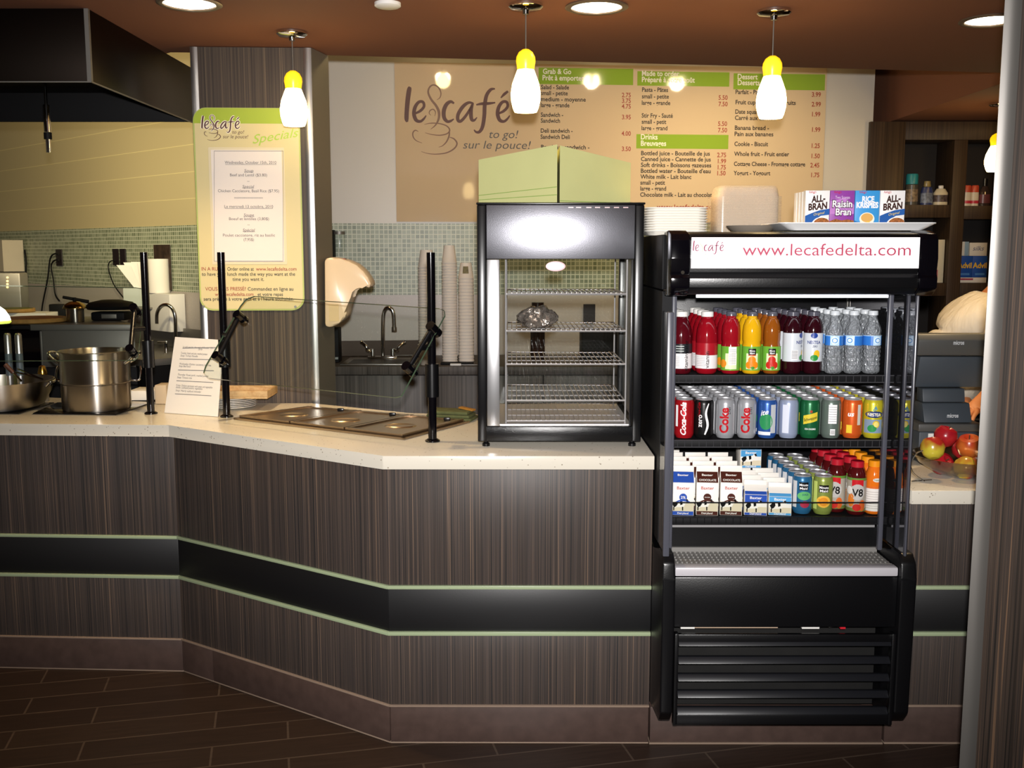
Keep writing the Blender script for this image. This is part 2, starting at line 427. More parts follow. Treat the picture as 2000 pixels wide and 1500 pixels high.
q = MB(TOP); q.prism([tuple(p) for p in TOPF] + [(.424, 3.70), (-.38, 3.80), (-.80, 4.055), (-1.30, 4.052), (-2.62, 4.40)], .8735, .915, .002)
wt = tag(q.build('counter_worktop'), 'speckled cream quartz worktop with bright white front edge bending twice', 'worktop')
# plinth under the fridge, then the low counter beyond it
t = thing('fridge_plinth', 'brown tiled plinth under the drinks fridge', 'plinth', (.426, 3.012, 0))
for x0, x1 in ((.002, .722),):
    MB(KICK).box(x0, x1, 0, .5, .006, .121, .001).build('base_tile', t)
MB(GROUT).box(0, .725, -.003, .5, .0005, .0055).build('grout_bed', t)
t = thing('low_counter', 'low zebra laminate counter section past the drinks fridge under the fruit bowl', 'counter', (1.155, 3.012, 0), 0, 'counter sections along the front')
X1 = 1.6
for nm, m, z0, z1, f in (('upper_panel', ZEBRA, .510, .766, 0), ('green_strip', GREEN, .4985, .5095, -.007), ('black_band', BLACKBAND, .364, .498, 0), ('green_strip', GREEN, .3515, .3635, -.007), ('lower_panel', ZEBRA, .128, .351, 0), ('cap_strip', GROUT, .122, .1275, -.004), ('base_tile', KICK, .006, .1215, 0), ('grout_bed', GROUT, .0005, .0055, -.003)):
    MB(m).box(.0, X1, f, .05, z0, z1, .0015).build(nm, t)
tag(MB(TOP).prism([(1.195, 2.99), (2.75, 2.99), (2.75, 3.75), (1.155, 3.75), (1.155, 3.10)], .768, .81, .002).build('low_worktop'), 'lower speckled quartz worktop carrying the fruit bowl and till', 'worktop')
# =================================================================== COLUMNS
def column(name, label, poly, z0, z1, wm, trims, cat='column', steel_sides=(), tm=STEEL):
    t = thing(name, label, cat, (poly[0][0], poly[0][1], 0)); T = Matrix.Translation((-poly[0][0], -poly[0][1], 0))
    q = MB(wm); q.T = T; q.prism(poly, z0, z1); q.build('wood_panel', t)
    for (a, b) in trims:
        a, b = Vector(a), Vector(b); u = (b-a).normalized(); n = Vector((u.y, -u.x)); L = (b-a).length; ring = []
        for k in range(9):
            s = k/8; ring.append(a + u*L*s + n*(.0015 + .003*math.sin(PI*s)))
        q = MB(tm); q.T = T; q.prism([tuple(p) for p in ring] + [tuple(b), tuple(a)], z0, z1); q.build('steel_corner_trim', t)
    for (a, b) in steel_sides:
        a, b = Vector(a), Vector(b); u = (b-a).normalized(); n = Vector((u.y, -u.x))
        q = MB(STEELD); q.T = T; q.prism([tuple(a+n*.002), tuple(b+n*.002), tuple(b), tuple(a)], z0, z1); q.build('steel_side_panel', t)
    return t
cp = [(-1.238, 4.068), (-.777, 4.088), (-.741, 4.255), (-1.20, 4.27)]
def lp(a, b, d):
    a, b = Vector(a), Vector(b); return tuple(a + (b-a).normalized()*d)
column('wall_column', 'grey brown wood column with steel corners behind the specials sign', cp, 0, 2.297, ZEBRA2,
       [(cp[0], lp(cp[0], cp[1], .028)), (lp(cp[1], cp[0], .030), cp[1])], steel_sides=[(cp[1], cp[2])])
rp = [(1.018, 2.20), (1.62, 2.09), (1.75, 2.40), (1.20, 2.545)]
column('entry_column', 'tall dark zebra wood pillar with a steel corner close to the viewer', rp, 0, 2.297, wood('zebra_laminate_dark', [(.36, '#1d1a18'), (.45, '#332a24'), (.5, '#43372f'), (.56, '#2c2725'), (.64, '#6b5340')], 130), [(rp[0], lp(rp[0], rp[1], .034))], tm=mat('dim_brushed_steel', '#6f6c68', .45, .6))
# =================================================================== LOGO, drawn as brush strokes (units: 100 = letter body, origin under the l)
LOGO = [
 [(152, 258, 18), (146, 275, 32), (136, 340, 34), (128, 430, 32), (126, 490, 30), (132, 512, 14)],
 [(185, 452, 14), (225, 432, 20), (252, 400, 20), (245, 368, 20), (215, 368, 22), (188, 405, 26), (180, 455, 28), (195, 498, 26), (225, 508, 20), (250, 490, 16), (268, 465, 8)],
 [(470, 378, 14), (445, 365, 22), (415, 385, 28), (396, 430, 30), (398, 480, 28), (420, 508, 22), (445, 505, 18), (468, 490, 8)],
 [(610, 378, 12), (575, 372, 20), (535, 400, 26), (500, 455, 26), (498, 498, 24), (520, 505, 22), (560, 460, 20), (598, 395, 14)],
 [(606, 375, 16), (592, 430, 28), (596, 490, 26), (615, 500, 18), (636, 478, 6)],
 [(766, 272, 10), (735, 278, 22), (705, 320, 26), (692, 390, 28), (688, 470, 28), (676, 545, 26), (655, 582, 22), (630, 585, 16), (614, 568, 8)],
 [(630, 388, 10), (670, 380, 20), (720, 378, 20), (768, 372, 10)],
 [(790, 452, 14), (830, 432, 20), (857, 400, 20), (850, 368, 20), (820, 368, 22), (793, 405, 26), (785, 455, 28), (800, 498, 26), (830, 508, 20), (855, 490, 16), (873, 465, 8)],
 [(808, 338, 8), (832, 312, 20), (860, 290, 16)]]
STEAM = [
 [(345, 352, 3), (368, 335, 7), (374, 300, 9), (355, 260, 10), (320, 244, 10), (292, 262, 12), (283, 300, 14), (305, 350, 16), (340, 395, 18), (360, 440, 20), (358, 490, 16), (335, 535, 10), (300, 565, 3)],
 [(330, 470, 3), (335, 440, 7), (318, 420, 8), (296, 430, 8), (290, 450, 6), (303, 464, 3)],
 [(255, 530, 3), (300, 521, 7), (360, 523, 8), (415, 540, 9), (438, 570, 10), (420, 596, 9), (370, 608, 8), (310, 603, 6), (260, 590, 3)],
 [(436, 560, 6), (434, 610, 11), (415, 655, 10), (385, 685, 6), (358, 694, 3)],
 [(212, 582, 3), (190, 572, 8), (172, 590, 9), (175, 622, 8), (198, 648, 6), (238, 664, 3)],
 [(438, 622, 5), (470, 635, 10), (491, 668, 11), (470, 705, 11), (415, 735, 9), (340, 745, 7), (280, 740, 5), (232, 726, 3)]]
def logo(mb, fn, fat=0, which=LOGO):
    for s in which: mb.ribbon([(x, y, wd+fat) for x, y, wd in s], fn, 5)
# =================================================================== MENU BOARD on the back wall
def wuv(px, py, lift=.02):
    return onplane(px, py, WL + WN*lift, WN)
mc = [wuv(770, 118), wuv(1616, 131)]
u0 = (mc[0]-WL).dot(WU); u1 = (mc[1]-WL).dot(WU)
mt = thing('menu_board', 'large beige backlit style menu board on the back wall with green headings', 'menu board', tuple(WL + WU*u0 + Vector((0, 0, 1.69))))
mt['label'] = 'large glossy beige menu board with green headings on the back wall'
TM = Matrix.Translation(-mt.location)
MENU = mat('menu_acrylic', '#d2bb9a', .045, spec=.35)
q = MB(MENU); q.T = TM
a = WL + WU*u0; b = WL + WU*u1
q.prism([tuple((a+WN*.018).xy), tuple((b+WN*.018).xy), tuple((b+WN*.001).xy), tuple((a+WN*.001).xy)], 1.69, 2.60); q.build('panel', mt)
def menu_fn(px, py):
    P = wuv(px, py, .0188); return lambda u, v: P + WU*u + Vector((0, 0, v))
PXM = 6.13/2000*1.0
def wpx(px, py):
    return 1.03*wuv(px, py).y/2000 * (1/ (1.0)) if False else (wuv(px+10, py)-wuv(px, py)).length/10
MGREEN = mat('menu_green', '#8fae3c', .08, spec=.4)
for x0, y0, x1, y1 in ((1052, 132, 1237, 163), (1245, 139, 1425, 166), (1243, 262, 1423, 289), (1433, 143, 1612, 173)):
    P = wuv(x0, y0, .0184); Q = wuv(x1, y0, .0184); hgt = (y1-y0)*wpx(x0, y0)
    W_ = (Q-P).length; q = MB(MGREEN); q.T = TM
    q.poly([P - Vector((0, 0, hgt)), P + WU*W_ - Vector((0, 0, hgt)), P + WU*W_, P]); q.build('heading_bar', mt)
def menu_lines(name, m, lines, size, bold=.012):
    for ln in lines:
        q = MB(m); q.T = TM
        st, px, py = ln[:3]; al = ln[3] if len(ln) > 3 else 'L'; fit = ln[4] if len(ln) > 4 else None
        k = wpx(px, py); q.text(st, menu_fn(px, py), size*k, .88, al, bold=bold, fit=fit*k if fit else None)
        q.build(name, mt, fixn=False)
menu_lines('heading_line', CREAMINK, [('Grab & Go', 1060, 144), ('Prêt à emporter', 1059, 156.5), ('Made to order', 1253, 148), ('Préparé à votre goût', 1253, 160), ('Dessert', 1440, 154.5), ('Desserts', 1440, 166), ('Drinks', 1251, 272), ('Breuvages', 1251, 284.5)], 14, .02)
menu_lines('item_line', INK, [
 ('Salad - Salade', 1056.5, 174), ('small - petite', 1056, 185.5), ('medium - moyenne', 1056, 197.5, 'L', 88), ('large - grande', 1056, 209), ('Sandwich -', 1056, 228), ('Sandwich', 1056, 239.5), ('Deli sandwich -', 1055.5, 259), ('Sandwich Deli', 1055.5, 271), ('Breakfast sandwich -', 1056, 291, 'L', 95),
 ('Pasta - Pâtes', 1253.5, 179), ('small - petite', 1253.5, 192), ('large - grande', 1253, 204.5), ('Stir Fry - Sauté', 1253, 229.5), ('small - petit', 1253, 241.5), ('large - grand', 1252.5, 254),
 ('Bottled juice - Bouteille de jus', 1251.5, 303, 'L', 135), ('Canned juice - Cannette de jus', 1251.5, 314.5, 'L', 137), ('Soft drinks - Boissons gazeuses', 1251.5, 326, 'L', 138), ("Bottled water - Bouteille d'eau", 1251, 337.5, 'L', 137), ('White milk - Lait blanc', 1251, 349, 'L', 100), ('small - petit', 1250.5, 360.5), ('large - grand', 1250, 372), ('Chocolate milk - Lait au chocolat', 1250, 384, 'L', 141),
 ('Parfait - Parfait', 1436, 183.5), ('Fruit cup - Coupe de fruits', 1436, 203.5, 'L', 118), ('Date square -', 1435.5, 222), ('Carré aux dattes', 1435, 234, 'L', 74), ('Banana bread -', 1434.5, 253.5, 'L', 67), ('Pain aux bananes', 1434, 265.5, 'L', 76), ('Cookie - Biscuit', 1434, 285), ('Whole fruit - Fruit entier', 1434, 304.5, 'L', 108), ('Cottage Cheese - Fromage cottage', 1433, 324, 'L', 140), ('Yogurt - Yogourt', 1433, 342, 'L', 72)], 11.5, .02)
menu_lines('price', REDINK, [(p, x, y, 'R') for p, x, y in [
 ('2.75', 1232, 190), ('3.75', 1232, 201), ('4.75', 1232, 212), ('3.95', 1232, 233), ('4.00', 1232, 265), ('3.50', 1232, 295), ('5.50', 1421, 195), ('7.50', 1421, 207.5), ('5.50', 1420, 246), ('7.50', 1420, 258.5),
 ('2.75', 1418, 307), ('1.99', 1418, 319), ('1.75', 1417.5, 331), ('1.50', 1417, 342.5), ('3.99', 1603, 189), ('2.99', 1603, 208), ('1.99', 1602, 227.5), ('1.99', 1602, 257.5), ('1.25', 1601, 289), ('1.50', 1601, 309), ('2.45', 1600, 327), ('1.75', 1600, 346)]] + [('www.lecafedelta.com', 1283, 408, 'L', 120)], 12, .018)
LF = lambda x, y: wuv(760 + x/3.704, 100 + y/3.704, .0188)
q = MB(BROWNINK); q.T = TM; logo(q, LF); q.build('logo_lettering', mt, fixn=False)
q = MB(mat('soft_brown_ink', '#7d5c4a', .5)); q.T = TM; logo(q, LF, 0, STEAM); q.build('cup_drawing', mt, fixn=False)
q = MB(GREYINK); q.T = TM; k = wpx(950, 270)
q.text('to go!', menu_fn(953.5, 269.5), 22*k, shear=.22, fit=57*k); q.text('sur le pouce!', menu_fn(903, 290), 22*k, shear=.22, fit=133*k); q.build('slogan_lettering', mt, fixn=False)
# =================================================================== SPECIALS SIGN on the column
SN = (Vector(cp[1])-Vector(cp[0])).normalized(); SU = Vector((SN.x, SN.y, 0)); SNN = Vector((SN.y, -SN.x, 0)); S0 = Vector((cp[0][0], cp[0][1], 0))
def suv(px, py, lift=.012): return onplane(px, py, S0 + SNN*lift, SNN)
def sfn(px, py, lift): 
    P = suv(px, py, lift); return lambda u, v: P + SU*u + Vector((0, 0, v))
ctr = suv(487, 411, .006)
st = thing('specials_sign', 'green and cream specials sign with rounded corners on the wood column', 'sign', tuple(ctr))
TS = Matrix.Translation(-ctr)
wS = (suv(591, 411)-suv(384, 411)).length; hS = (suv(487, 214)-suv(487, 610)).length; kS = wS/207
def rrect(w_, h_, r, n=6):
    pts = []
    for cx, cy, a in ((w_/2-r, h_/2-r, 0), (-w_/2+r, h_/2-r, 90), (-w_/2+r, -h_/2+r, 180), (w_/2-r, -h_/2+r, 270)):
        pts += [(cx+r*math.cos(R(a+90*i/n)), cy+r*math.sin(R(a+90*i/n))) for i in range(n+1)]
    return pts
def sign_plate(name, m, w_, h_, r, cx, cz, d0, d1, parent, clip=None):
    q = MB(m)
    pts = rrect(w_, h_, r)
    if clip is not None: pts = [(x, max(y, clip)) for x, y in pts]
    f = [tuple(SU*(x+cx) + Vector((0, 0, y+cz)) + SNN*d1) for x, y in pts]; g = [tuple(SU*(x+cx) + Vector((0, 0, y+cz)) + SNN*d0) for x, y in pts]
    n = len(f); q.add(f+g, [tuple(range(n)), tuple(range(2*n-1, n-1, -1))] + [(i, (i+1) % n, n+(i+1) % n, n+i) for i in range(n)])
    return q.build(name, parent)
SC_ = mat('sign_cream', '#d8ca98', .35); SGB = mat('sign_green_border', '#b4c070', .35); SG = mat('sign_lime', '#a3b83e', .35)
sign_plate('border', SGB, wS, hS, .05, 0, 0, -.005, .0, st)
sign_plate('panel', SC_, wS-.012, hS-.012, .046, 0, 0, .0, .001, st)
sign_plate('header', SG, wS-.004, hS-.004, .05, 0, 0, .0004, .0016, st, clip=hS/2-30*kS)
sign_plate('paper_sleeve', mat('clear_sleeve', '#e2d6b6', .15), .292, .452, .004, (487-486)*kS*0 - .004, .016, .001, .003, st)
sh = sign_plate('menu_sheet', mat('specials_paper', '#e6ddd6', .6), .272, .432, .002, -.004, .016, .003, .0042, st)
def slines(name, m, lines, lift, bold=.0):
    q = MB(m); q.T = TS
    for ln in lines:
        s_, px, py, sz, al = ln[:5]; fit = ln[5]*kS if len(ln) > 5 and ln[5] else None; shr = ln[6] if len(ln) > 6 else 0
        q.text(s_, sfn(px, py, lift), sz*kS, .9, al, shear=shr, bold=bold, fit=fit)
    return q
q = slines('', GREYINK, [('Wednesday, October 15th, 2010', 489.5, 320, 8, 'C', 100), ('Soup', 486, 336, 8, 'C', 18, .2), ('Beef and Lentil ($3.80)', 485.5, 344.5, 8, 'C', 72), ('--', 485, 356, 8, 'C'), ('Special', 485, 367, 8, 'C', 23, .2), ('Chicken Cacciatore, Basil Rice ($7.95)', 485.5, 375.5, 8, 'C', 119),
  ('Le mercredi 13 octobre, 2010', 486, 406, 8, 'C', 95), ('Soupe', 486, 422.5, 8, 'C', 20, .2), ('Boeuf et lentilles (3,80$)', 486.5, 430, 8, 'C', 78), ('--', 485.5, 441, 8, 'C'), ('Spécial', 486, 452, 8, 'C', 24, .2), ('Poulet cacciatore, riz au basilic', 486.5, 462, 8, 'C', 102), ('(7,95$)', 486, 470.5, 8, 'C', 20), ('*********************', 485.5, 390, 7, 'C', 56)], .0112)
for x0, x1, y in ((440, 540, 321.5), (439, 533, 407.5), (477, 495, 337), (474, 496, 368), (476, 497, 423.5), (475, 498, 453)):
    a, b = suv(x0, y, .0112), suv(x1, y, .0112); q.poly([a, b, b + Vector((0, 0, .0012)), a + Vector((0, 0, .0012))])
for x0, y0, x1, y1 in ((418, 295, 418.6, 510), (552.6, 295, 553.2, 510), (418, 294.6, 553, 295.4), (418, 509.6, 553, 510.4)):
    q.poly([suv(x0, y1, .0112), suv(x1, y1, .0112), suv(x1, y0, .0112), suv(x0, y0, .0112)])
q.build('sheet_lettering', st, fixn=False)
slines('', INK, [('Order online at', 470, 528.5, 10, 'C', 52), ('to have your lunch made the way you want at the', 485.5, 538.5, 10, 'C', 184), ('time you want it.', 485, 548.5, 10, 'C', 62), ('Commandez en ligne au', 528.5, 567.5, 10, 'C', 90), ('et votre repas', 528, 578, 10, 'C', 50), ('sera préparé à votre goût et à l’heure souhaitée.', 486, 587, 10, 'C', 178)], .0082, .006).build('notice_lettering', st, fixn=False)
for ln in [('IN A RUSH?', 393, 528.5, 10, 'L', 46), ('www.lecafedelta.com', 500, 528.5, 10, 'L', 80), ('VOUS ÊTES PRESSÉ?', 401, 567.5, 10, 'L', 80), ('www.lecafedelta.com', 420, 578, 10, 'L', 76)]: slines('', REDINK, [ln], .0082, .006).build('red_line', st, fixn=False)
slf = lambda x, y: suv(393 + (x-110)/880*87, 251 - (510-y)/880*87, .0088)
q = MB(CREAMINK); q.T = TS; logo(q, lambda x, y: suv(393 + (x-110)/880*87, 251 - (510-y)/880*87, .0082), 26); logo(q, lambda x, y: suv(393 + (x-110)/880*87, 251 - (510-y)/880*87, .0082), 22, STEAM[:2]); q.build('logo_outline', st, fixn=False)
q = MB(BROWNINK); q.T = TS; logo(q, slf); logo(q, slf, 3, STEAM); q.build('logo_lettering', st, fixn=False); q = MB(BROWNINK); q.T = TS
q.text('to go!', sfn(453, 261, .0086), 9.5*kS, shear=.22, fit=23*kS); q.text('sur le pouce!', sfn(435, 270, .0086), 9.5*kS, shear=.22, fit=49*kS); q.build('slogan_lettering', st, fixn=False)
q = MB(LIMEINK); q.T = TS
P = suv(492, 281, .0086); ca, sa = math.cos(R(9)), math.sin(R(9))
q.text('Specials', lambda u, v: P + SU*(u*ca - v*sa) + Vector((0, 0, u*sa + v*ca)), 24*kS, shear=.4, fit=92*kS, bold=.004); q.build('specials_lettering', st, fixn=False)
for px, py in ((398, 599), (577, 599)):
    p = suv(px, py, .009) - ctr; MB(STEELD).tube([p, p + SNN*.004], .005, 10).build('screw', st)
# =================================================================== CEILING FITTINGS
PGL = mat('pendant_glass', '#fff3d0', .3, emit='#ffdc98', es=15)
PGY = mat('pendant_glass_yellow', '#f0d040', .3, emit='#ffc400', es=1.0)
def pendant(x, y, ztop, zg0, zg1, label, r=.0465, proto=[None]):
    t = thing('pendant_lamp', label, 'pendant lamp', (x, y, ztop), 0, 'glass pendant lamps')
    MB(CHROME).lathe([(0, 0), (.055, 0), (.055, -.008), (.048, -.014), (.012, -.018), (.010, -.03), (0, -.03)], seg=32).build('canopy', t)
    g0, g1 = zg0-ztop, zg1-ztop; h = g1-g0
    MB(STEELD).tube([(0, 0, -.03), (0, 0, g1-.002)], .0022, 6).build('stem', t)
    sc = r/.0465
    MB(PGY).lathe([(0, g1), (.010*sc, g1-.001), (.022*sc, g1-.010), (.029*sc, g1-.024), (.0305*sc, g1-.038), (.028*sc, g1-.052), (.0265*sc, g1-h*.33)], seg=28).build('upper_glass', t)
    MB(PGL).lathe([(.0265*sc, g1-h*.33), (.033*sc, g1-h*.42), (.042*sc, g1-h*.55), (.0465*sc, g1-h*.70), (.0455*sc, g1-h*.82), (.040*sc, g1-h*.94), (.035*sc, g0), (0, g0-.001)], seg=28).build('lower_glass', t)
    return t
for (cx_, cy_, yb0, yb1, lab) in ((1027, 8, 219, 96, 'glowing pendant lamp hanging between the logo and the first menu column'), (570, 62, 246, 138, 'glowing pendant lamp hanging over the specials sign'), (1512, 20, 231, 109, 'glowing pendant lamp hanging before the dessert menu column')):
    p = atz(cx_, cy_, 2.3); pendant(p.x, p.y, 2.299, at(cx_, yb0, p.y).z, at(cx_, yb1, p.y).z, lab, .0465*p.y/3.393*(.95 if cx_ == 570 else 1.03))
pendant(2.60, 5.6, 2.299, at(1950, 335, 5.6).z, at(1950, 260, 5.6).z, 'pendant lamp in the back room half hidden by the near steel pillar', .062)
DL = mat('downlight_lens', '#ffffff', .4, emit='#fff6e0', es=6)
RIM = mat('downlight_rim', '#8b7a68', .35, .6)
for (x, y, lab) in ((-1.022, 3.373, 'round recessed downlight above the specials column'), (.272, 3.421, 'round recessed downlight between the two menu pendants'), (1.627, 3.612, 'round recessed downlight beside the steel pillar')):
    t = thing('recessed_downlight', lab, 'ceiling light', (x, y, 2.299), 0, 'recessed ceiling downlights')
    MB(RIM).lathe([(.080, 0), (.100, 0), (.102, -.004), (.094, -.008), (.082, -.006), (.080, 0)], seg=40).build('trim_ring', t)
    MB(DL).lathe([(0, -.002), (.080, -.002), (.080, -.0005), (0, -.0005)], seg=40).build('lens', t)
tag(MB(WHITE).lathe([(0, 0), (.042, 0), (.042, -.010), (.036, -.014), (0, -.015)], seg=30).build('sprinkler_cover', loc=(-.394, 3.373, 2.299)), 'small white disc on the brown ceiling left of the middle pendant', 'ceiling cover')
# sockets of the kitchen lamps (bare bulbs under the high ceiling, mirrored by the menu board)
BULB = mat('bare_bulb', '#ffffff', .4, emit='#ffdf9a', es=70)
for (x, y, r) in ((-.30, 4.95, .05), (.74, 5.0, .035), (1.36, 5.0, .022)):
    t = thing('kitchen_spotlight', 'bare bulb spotlight on the kitchen ceiling mirrored in the menu board', 'ceiling light', (x, y, 2.755), 0, 'kitchen ceiling spotlights')
    MB(STEELD).lathe([(0, 0), (.05, 0), (.05, -.01), (.018, -.02), (.018, -.02), (0, -.02)], seg=24).build('socket', t)
    MB(BULB).ball((0, 0, -.02-r*.96), r, 20, 12).build('bulb', t)
# =================================================================== EXTRACTOR HOOD
t = thing('extractor_hood', 'dark steel extractor hood hanging over the cooking pots', 'extractor hood', (-2.3, 4.0, 2.07))
hx0, hx1, hy0, hy1 = -3.6+2.3, -1.375+2.3, 3.447-4.0, 4.52-4.0
MB(HOODM).box(hx0, hx1, hy0, hy0+.012, 0, .229, .002).build('front_panel', t)
q = MB(HOODM); q.box(hx1-.012, hx1, hy0+.0125, hy1, 0, .229, .002); q.build('side_panel', t)
MB(BLKM).box(hx0, hx1-.0125, hy1-.012, hy1, 0, .229, .002).build('back_panel', t)
MB(BLKM).box(hx0+.01, hx1-.014, hy0+.014, hy1-.014, .12, .14).build('filter_panel', t)
MB(STEELD).box(hx1-.013, hx1+.0008, hy0-.0008, hy0+.013, 0, .229).build('corner_trim', t)
q = MB(STEELD); q.box(hx0, hx1+.001, hy0-.001, hy0+.004, -.004, 0); q.box(hx1-.004, hx1+.001, hy0, hy1, -.004, 0); q.build('rim', t)
t = thing('fire_nozzle', 'chrome fire nozzle hanging on a thin pipe under the hood', 'nozzle', (at(88, 170, 3.95).x, 3.95, 2.188))
ZN = 2.188
q = MB(CHROME).tube([(0, 0, 0), (0, 0, at(88, 205, 3.95).z-ZN)], .006, 10); q.tube([(0, 0, at(88, 205, 3.95).z-ZN), (0, 0, at(88, 258, 3.95).z-ZN)], .0125, 14); q.build('pipe', t)
MB(BLKM).tube([(0, 0, at(88, 259, 3.95).z-ZN), (0, 0, at(88, 272, 3.95).z-ZN)], .0145, 14).build('collar', t)
MB(CHROME).tube([(0, 0, at(88, 272, 3.95).z-ZN), (0, 0, at(88, 298, 3.95).z-ZN)], .009, 14).build('nozzle_tip', t)
# =================================================================== DRINKS FRIDGE
FX0, FX1, FYB = .427, 1.132, 3.50
ft = thing('drinks_fridge', 'black open-front drinks fridge with a lit white address sign on its canopy', 'fridge', (.78, 3.0, .1225))
TF = Matrix.Translation(-Vector(ft.location))
def fp(m, name, fn, lab=None, parent=ft):
    q = MB(m); q.T = TF; fn(q); o = q.build(name, parent)
    if lab: o['label'] = lab
    return o
BLKR = bump(mat('fridge_black', '#0b0b0d', .32), 250, .15)
fp(BLKR, 'back_panel', lambda q: q.box(FX0, FX1, FYB, FYB+.03, .123, 1.56, .003))
fp(BLKR, 'base', lambda q: q.box(FX0+.045, FX1-.045, 3.02, FYB-.002, .1235, .56, .004))
# lower side cheeks with rounded noses
def cheek(q, x0, x1):
    pr = [(2.80, .200), (2.795, .60), (2.80, .645), (2.825, .668), (2.88, .668), (2.95, .64), (3.0, .635), (FYB-.002, .64), (FYB-.002, .128), (3.03, .128), (3.003, .15), (2.83, .165)]
    q.T = TF @ Matrix(((0, 0, 1, 0), (1, 0, 0, 0), (0, 1, 0, 0), (0, 0, 0, 1))); q.prism(pr, x0, x1, .006)
fp(BLKR, 'side_panel', lambda q: cheek(q, FX0-.002, FX0+.034)); fp(BLKR, 'side_panel', lambda q: cheek(q, FX1-.034, FX1+.010))
fp(BLKR, 'front_panel', lambda q: q.box(FX0+.036, FX1-.036, 2.815, 2.835, .452, .600, .003))
fp(mat('bumper_grey', '#b9b6bb', .35), 'bumper_strip', lambda q: q.box(FX0+.036, FX1-.036, 2.812, 2.850, .603, .629, .004), 'pale grey bumper strip')
def grate(q):
    q.box(FX0+.04, FX1-.04, 2.852, 2.856, .612, .628); q.box(FX0+.04, FX1-.04, 2.975, 2.985, .60, .640)
    for k in range(46):
        x = FX0+.045+k*(FX1-FX0-.09)/45; q.box(x-.0035, x+.0035, 2.855, 2.977, .622, .627)
    for y in (2.88, 2.905, 2.93, 2.955): q.box(FX0+.04, FX1-.04, y-.004, y+.004, .6215, .6265)
fp(mat('grate_grey', '#7d7b78', .45), 'air_grate', grate)
fp(BLKR, 'air_duct_panel', lambda q: q.prism([(FX0+.04, 2.986), (FX1-.04, 2.986), (FX1-.04, 3.01), (FX0+.04, 3.01)], .60, .70))
fp(mat('light_grey_strip', '#8d8b8c', .4), 'price_rail', lambda q: q.box(FX0+.05, FX1-.05, 2.975, 2.985, .702, .716), 'grey rail')
# louvred kick grille
def slat(q, z):
    q.T = TF @ Matrix(((0, 0, 1, 0), (1, 0, 0, 0), (0, 1, 0, 0), (0, 0, 0, 1)))
    q.prism([(2.792, z), (2.806, z+.016), (2.818, z+.016), (2.818, z+.004), (2.800, z-.002)], FX0+.048, FX1-.052, .001)
for z in (.405, .352, .300, .250, .200): fp(mat('louver_black', '#17181c', .35), 'louver', lambda q: slat(q, z))
def top_louver(q): q.box(FX0+.045, FX1-.05, 2.80, 2.815, .405, .436, .002)
fp(BLKR, 'upper_rail', top_louver)
for x0, x1 in ((FX0+.036, FX0+.047), (FX1-.051, FX1-.040)): fp(BLKR, 'grille_stile', lambda q: q.box(x0, x1, 2.792, 2.818, .168, .44, .002))
fp(BLKR, 'lower_rail', lambda q: q.box(FX0+.036, FX1-.04, 2.794, 2.818, .168, .199, .003))
fp(mat('dusty_black', '#100f0e', .8, var=.6, vscale=12), 'condenser', lambda q: q.box(FX0+.05, FX1-.05, 2.93, 2.95, .17, .44))
def papers(q):
    q.m(mat('kraft_card', '#a58f7a', .7)).box(FX0+.10, FX0+.34, 2.84, 2.90, .44, .447); q.m(WHITE).box(FX0+.06, FX0+.10, 2.84, 2.88, .438, .444)
    q.m(WHITE).box(FX0+.41, FX0+.46, 2.84, 2.88, .438, .448); q.m(mat('red_clip', '#c0202c', .4)).box(FX0+.52, FX0+.535, 2.838, 2.86, .438, .446)
    q.m(STEELD).tube([(FX0+.49, 2.85, .44), (FX0+.53, 2.846, .447)], .002, 6)
fp(WHITE, 'loose_wiring', papers, 'bits of wiring and card showing in the slot')
# glazed side walls: post strips, pane, inner mirror panel
MIR = mat('dark_mirror_panel', '#8c8c92', .03, .95)
for x, dx in ((FX0, 1), (FX1, -1)):
    if dx > 0: fp(BLKM, 'side_wall', lambda q: q.box(x+.002, x+.030, 2.93, FYB-.002, .669, 1.405))
    else:
        fp(BLKM, 'side_wall', lambda q: q.box(x-.0228, x-.002, 2.93, FYB-.002, .669, 1.405))
        fp(MIR, 'mirror_lining', lambda q: q.box(x-.0250, x-.0232, 2.79, FYB-.004, .67, 1.40), 'dark mirror lining')
    fp(GREY, 'corner_post', lambda q: q.box(min(x+.030*dx, x+.044*dx) - (.012 if dx < 0 else 0), max(x+.030*dx, x+.044*dx) - (.012 if dx < 0 else 0), 2.925, 2.945, .645, 1.41, .004))
    fp(GREY, 'edge_strip', lambda q: q.box(min(x-.004*dx, x+.014*dx) - (.018 if dx < 0 else 0), max(x-.004*dx, x+.014*dx) - (.030 if dx < 0 else 0), 2.785, 2.80, .669, 1.355 if dx > 0 else 1.40, .003))
    if dx > 0: fp(GLASS, 'side_glass', lambda q: q.box(x+.003, x+.008, 2.802, 2.928, .669, 1.35))
SX0, SX1 = FX0+.045, FX1-.026
def shelf(q, z): 
    q.box(SX0, SX1-.002, 2.946, FYB-.01, z-.014, z-.001, .001); q.box(SX0, SX1-.002, 2.938, 2.9455, z-.02, z+.001, .001)
def rail(q, z):
    q.tube([(SX0, 2.934, z+.001), (SX1-.003, 2.934, z+.001)], .0018, 6); q.tube([(SX0, 2.934, z-.019), (SX1-.003, 2.934, z-.019)], .0018, 6)
    for k in range(30): x = SX0+.01+k*(SX1-SX0-.025)/29; q.tube([(x, 2.934, z+.001), (x, 2.934, z-.019)], .001, 4)
ZS = [1.162, .972, .742]
for z in ZS:
    s = fp(BLKM, 'shelf', lambda q: shelf(q, z)); q = MB(mat('dark_rail_wire', '#3c3c3f', .4) if z > .8 else BLKM); q.T = TF; rail(q, z); q.build('price_rail', s)
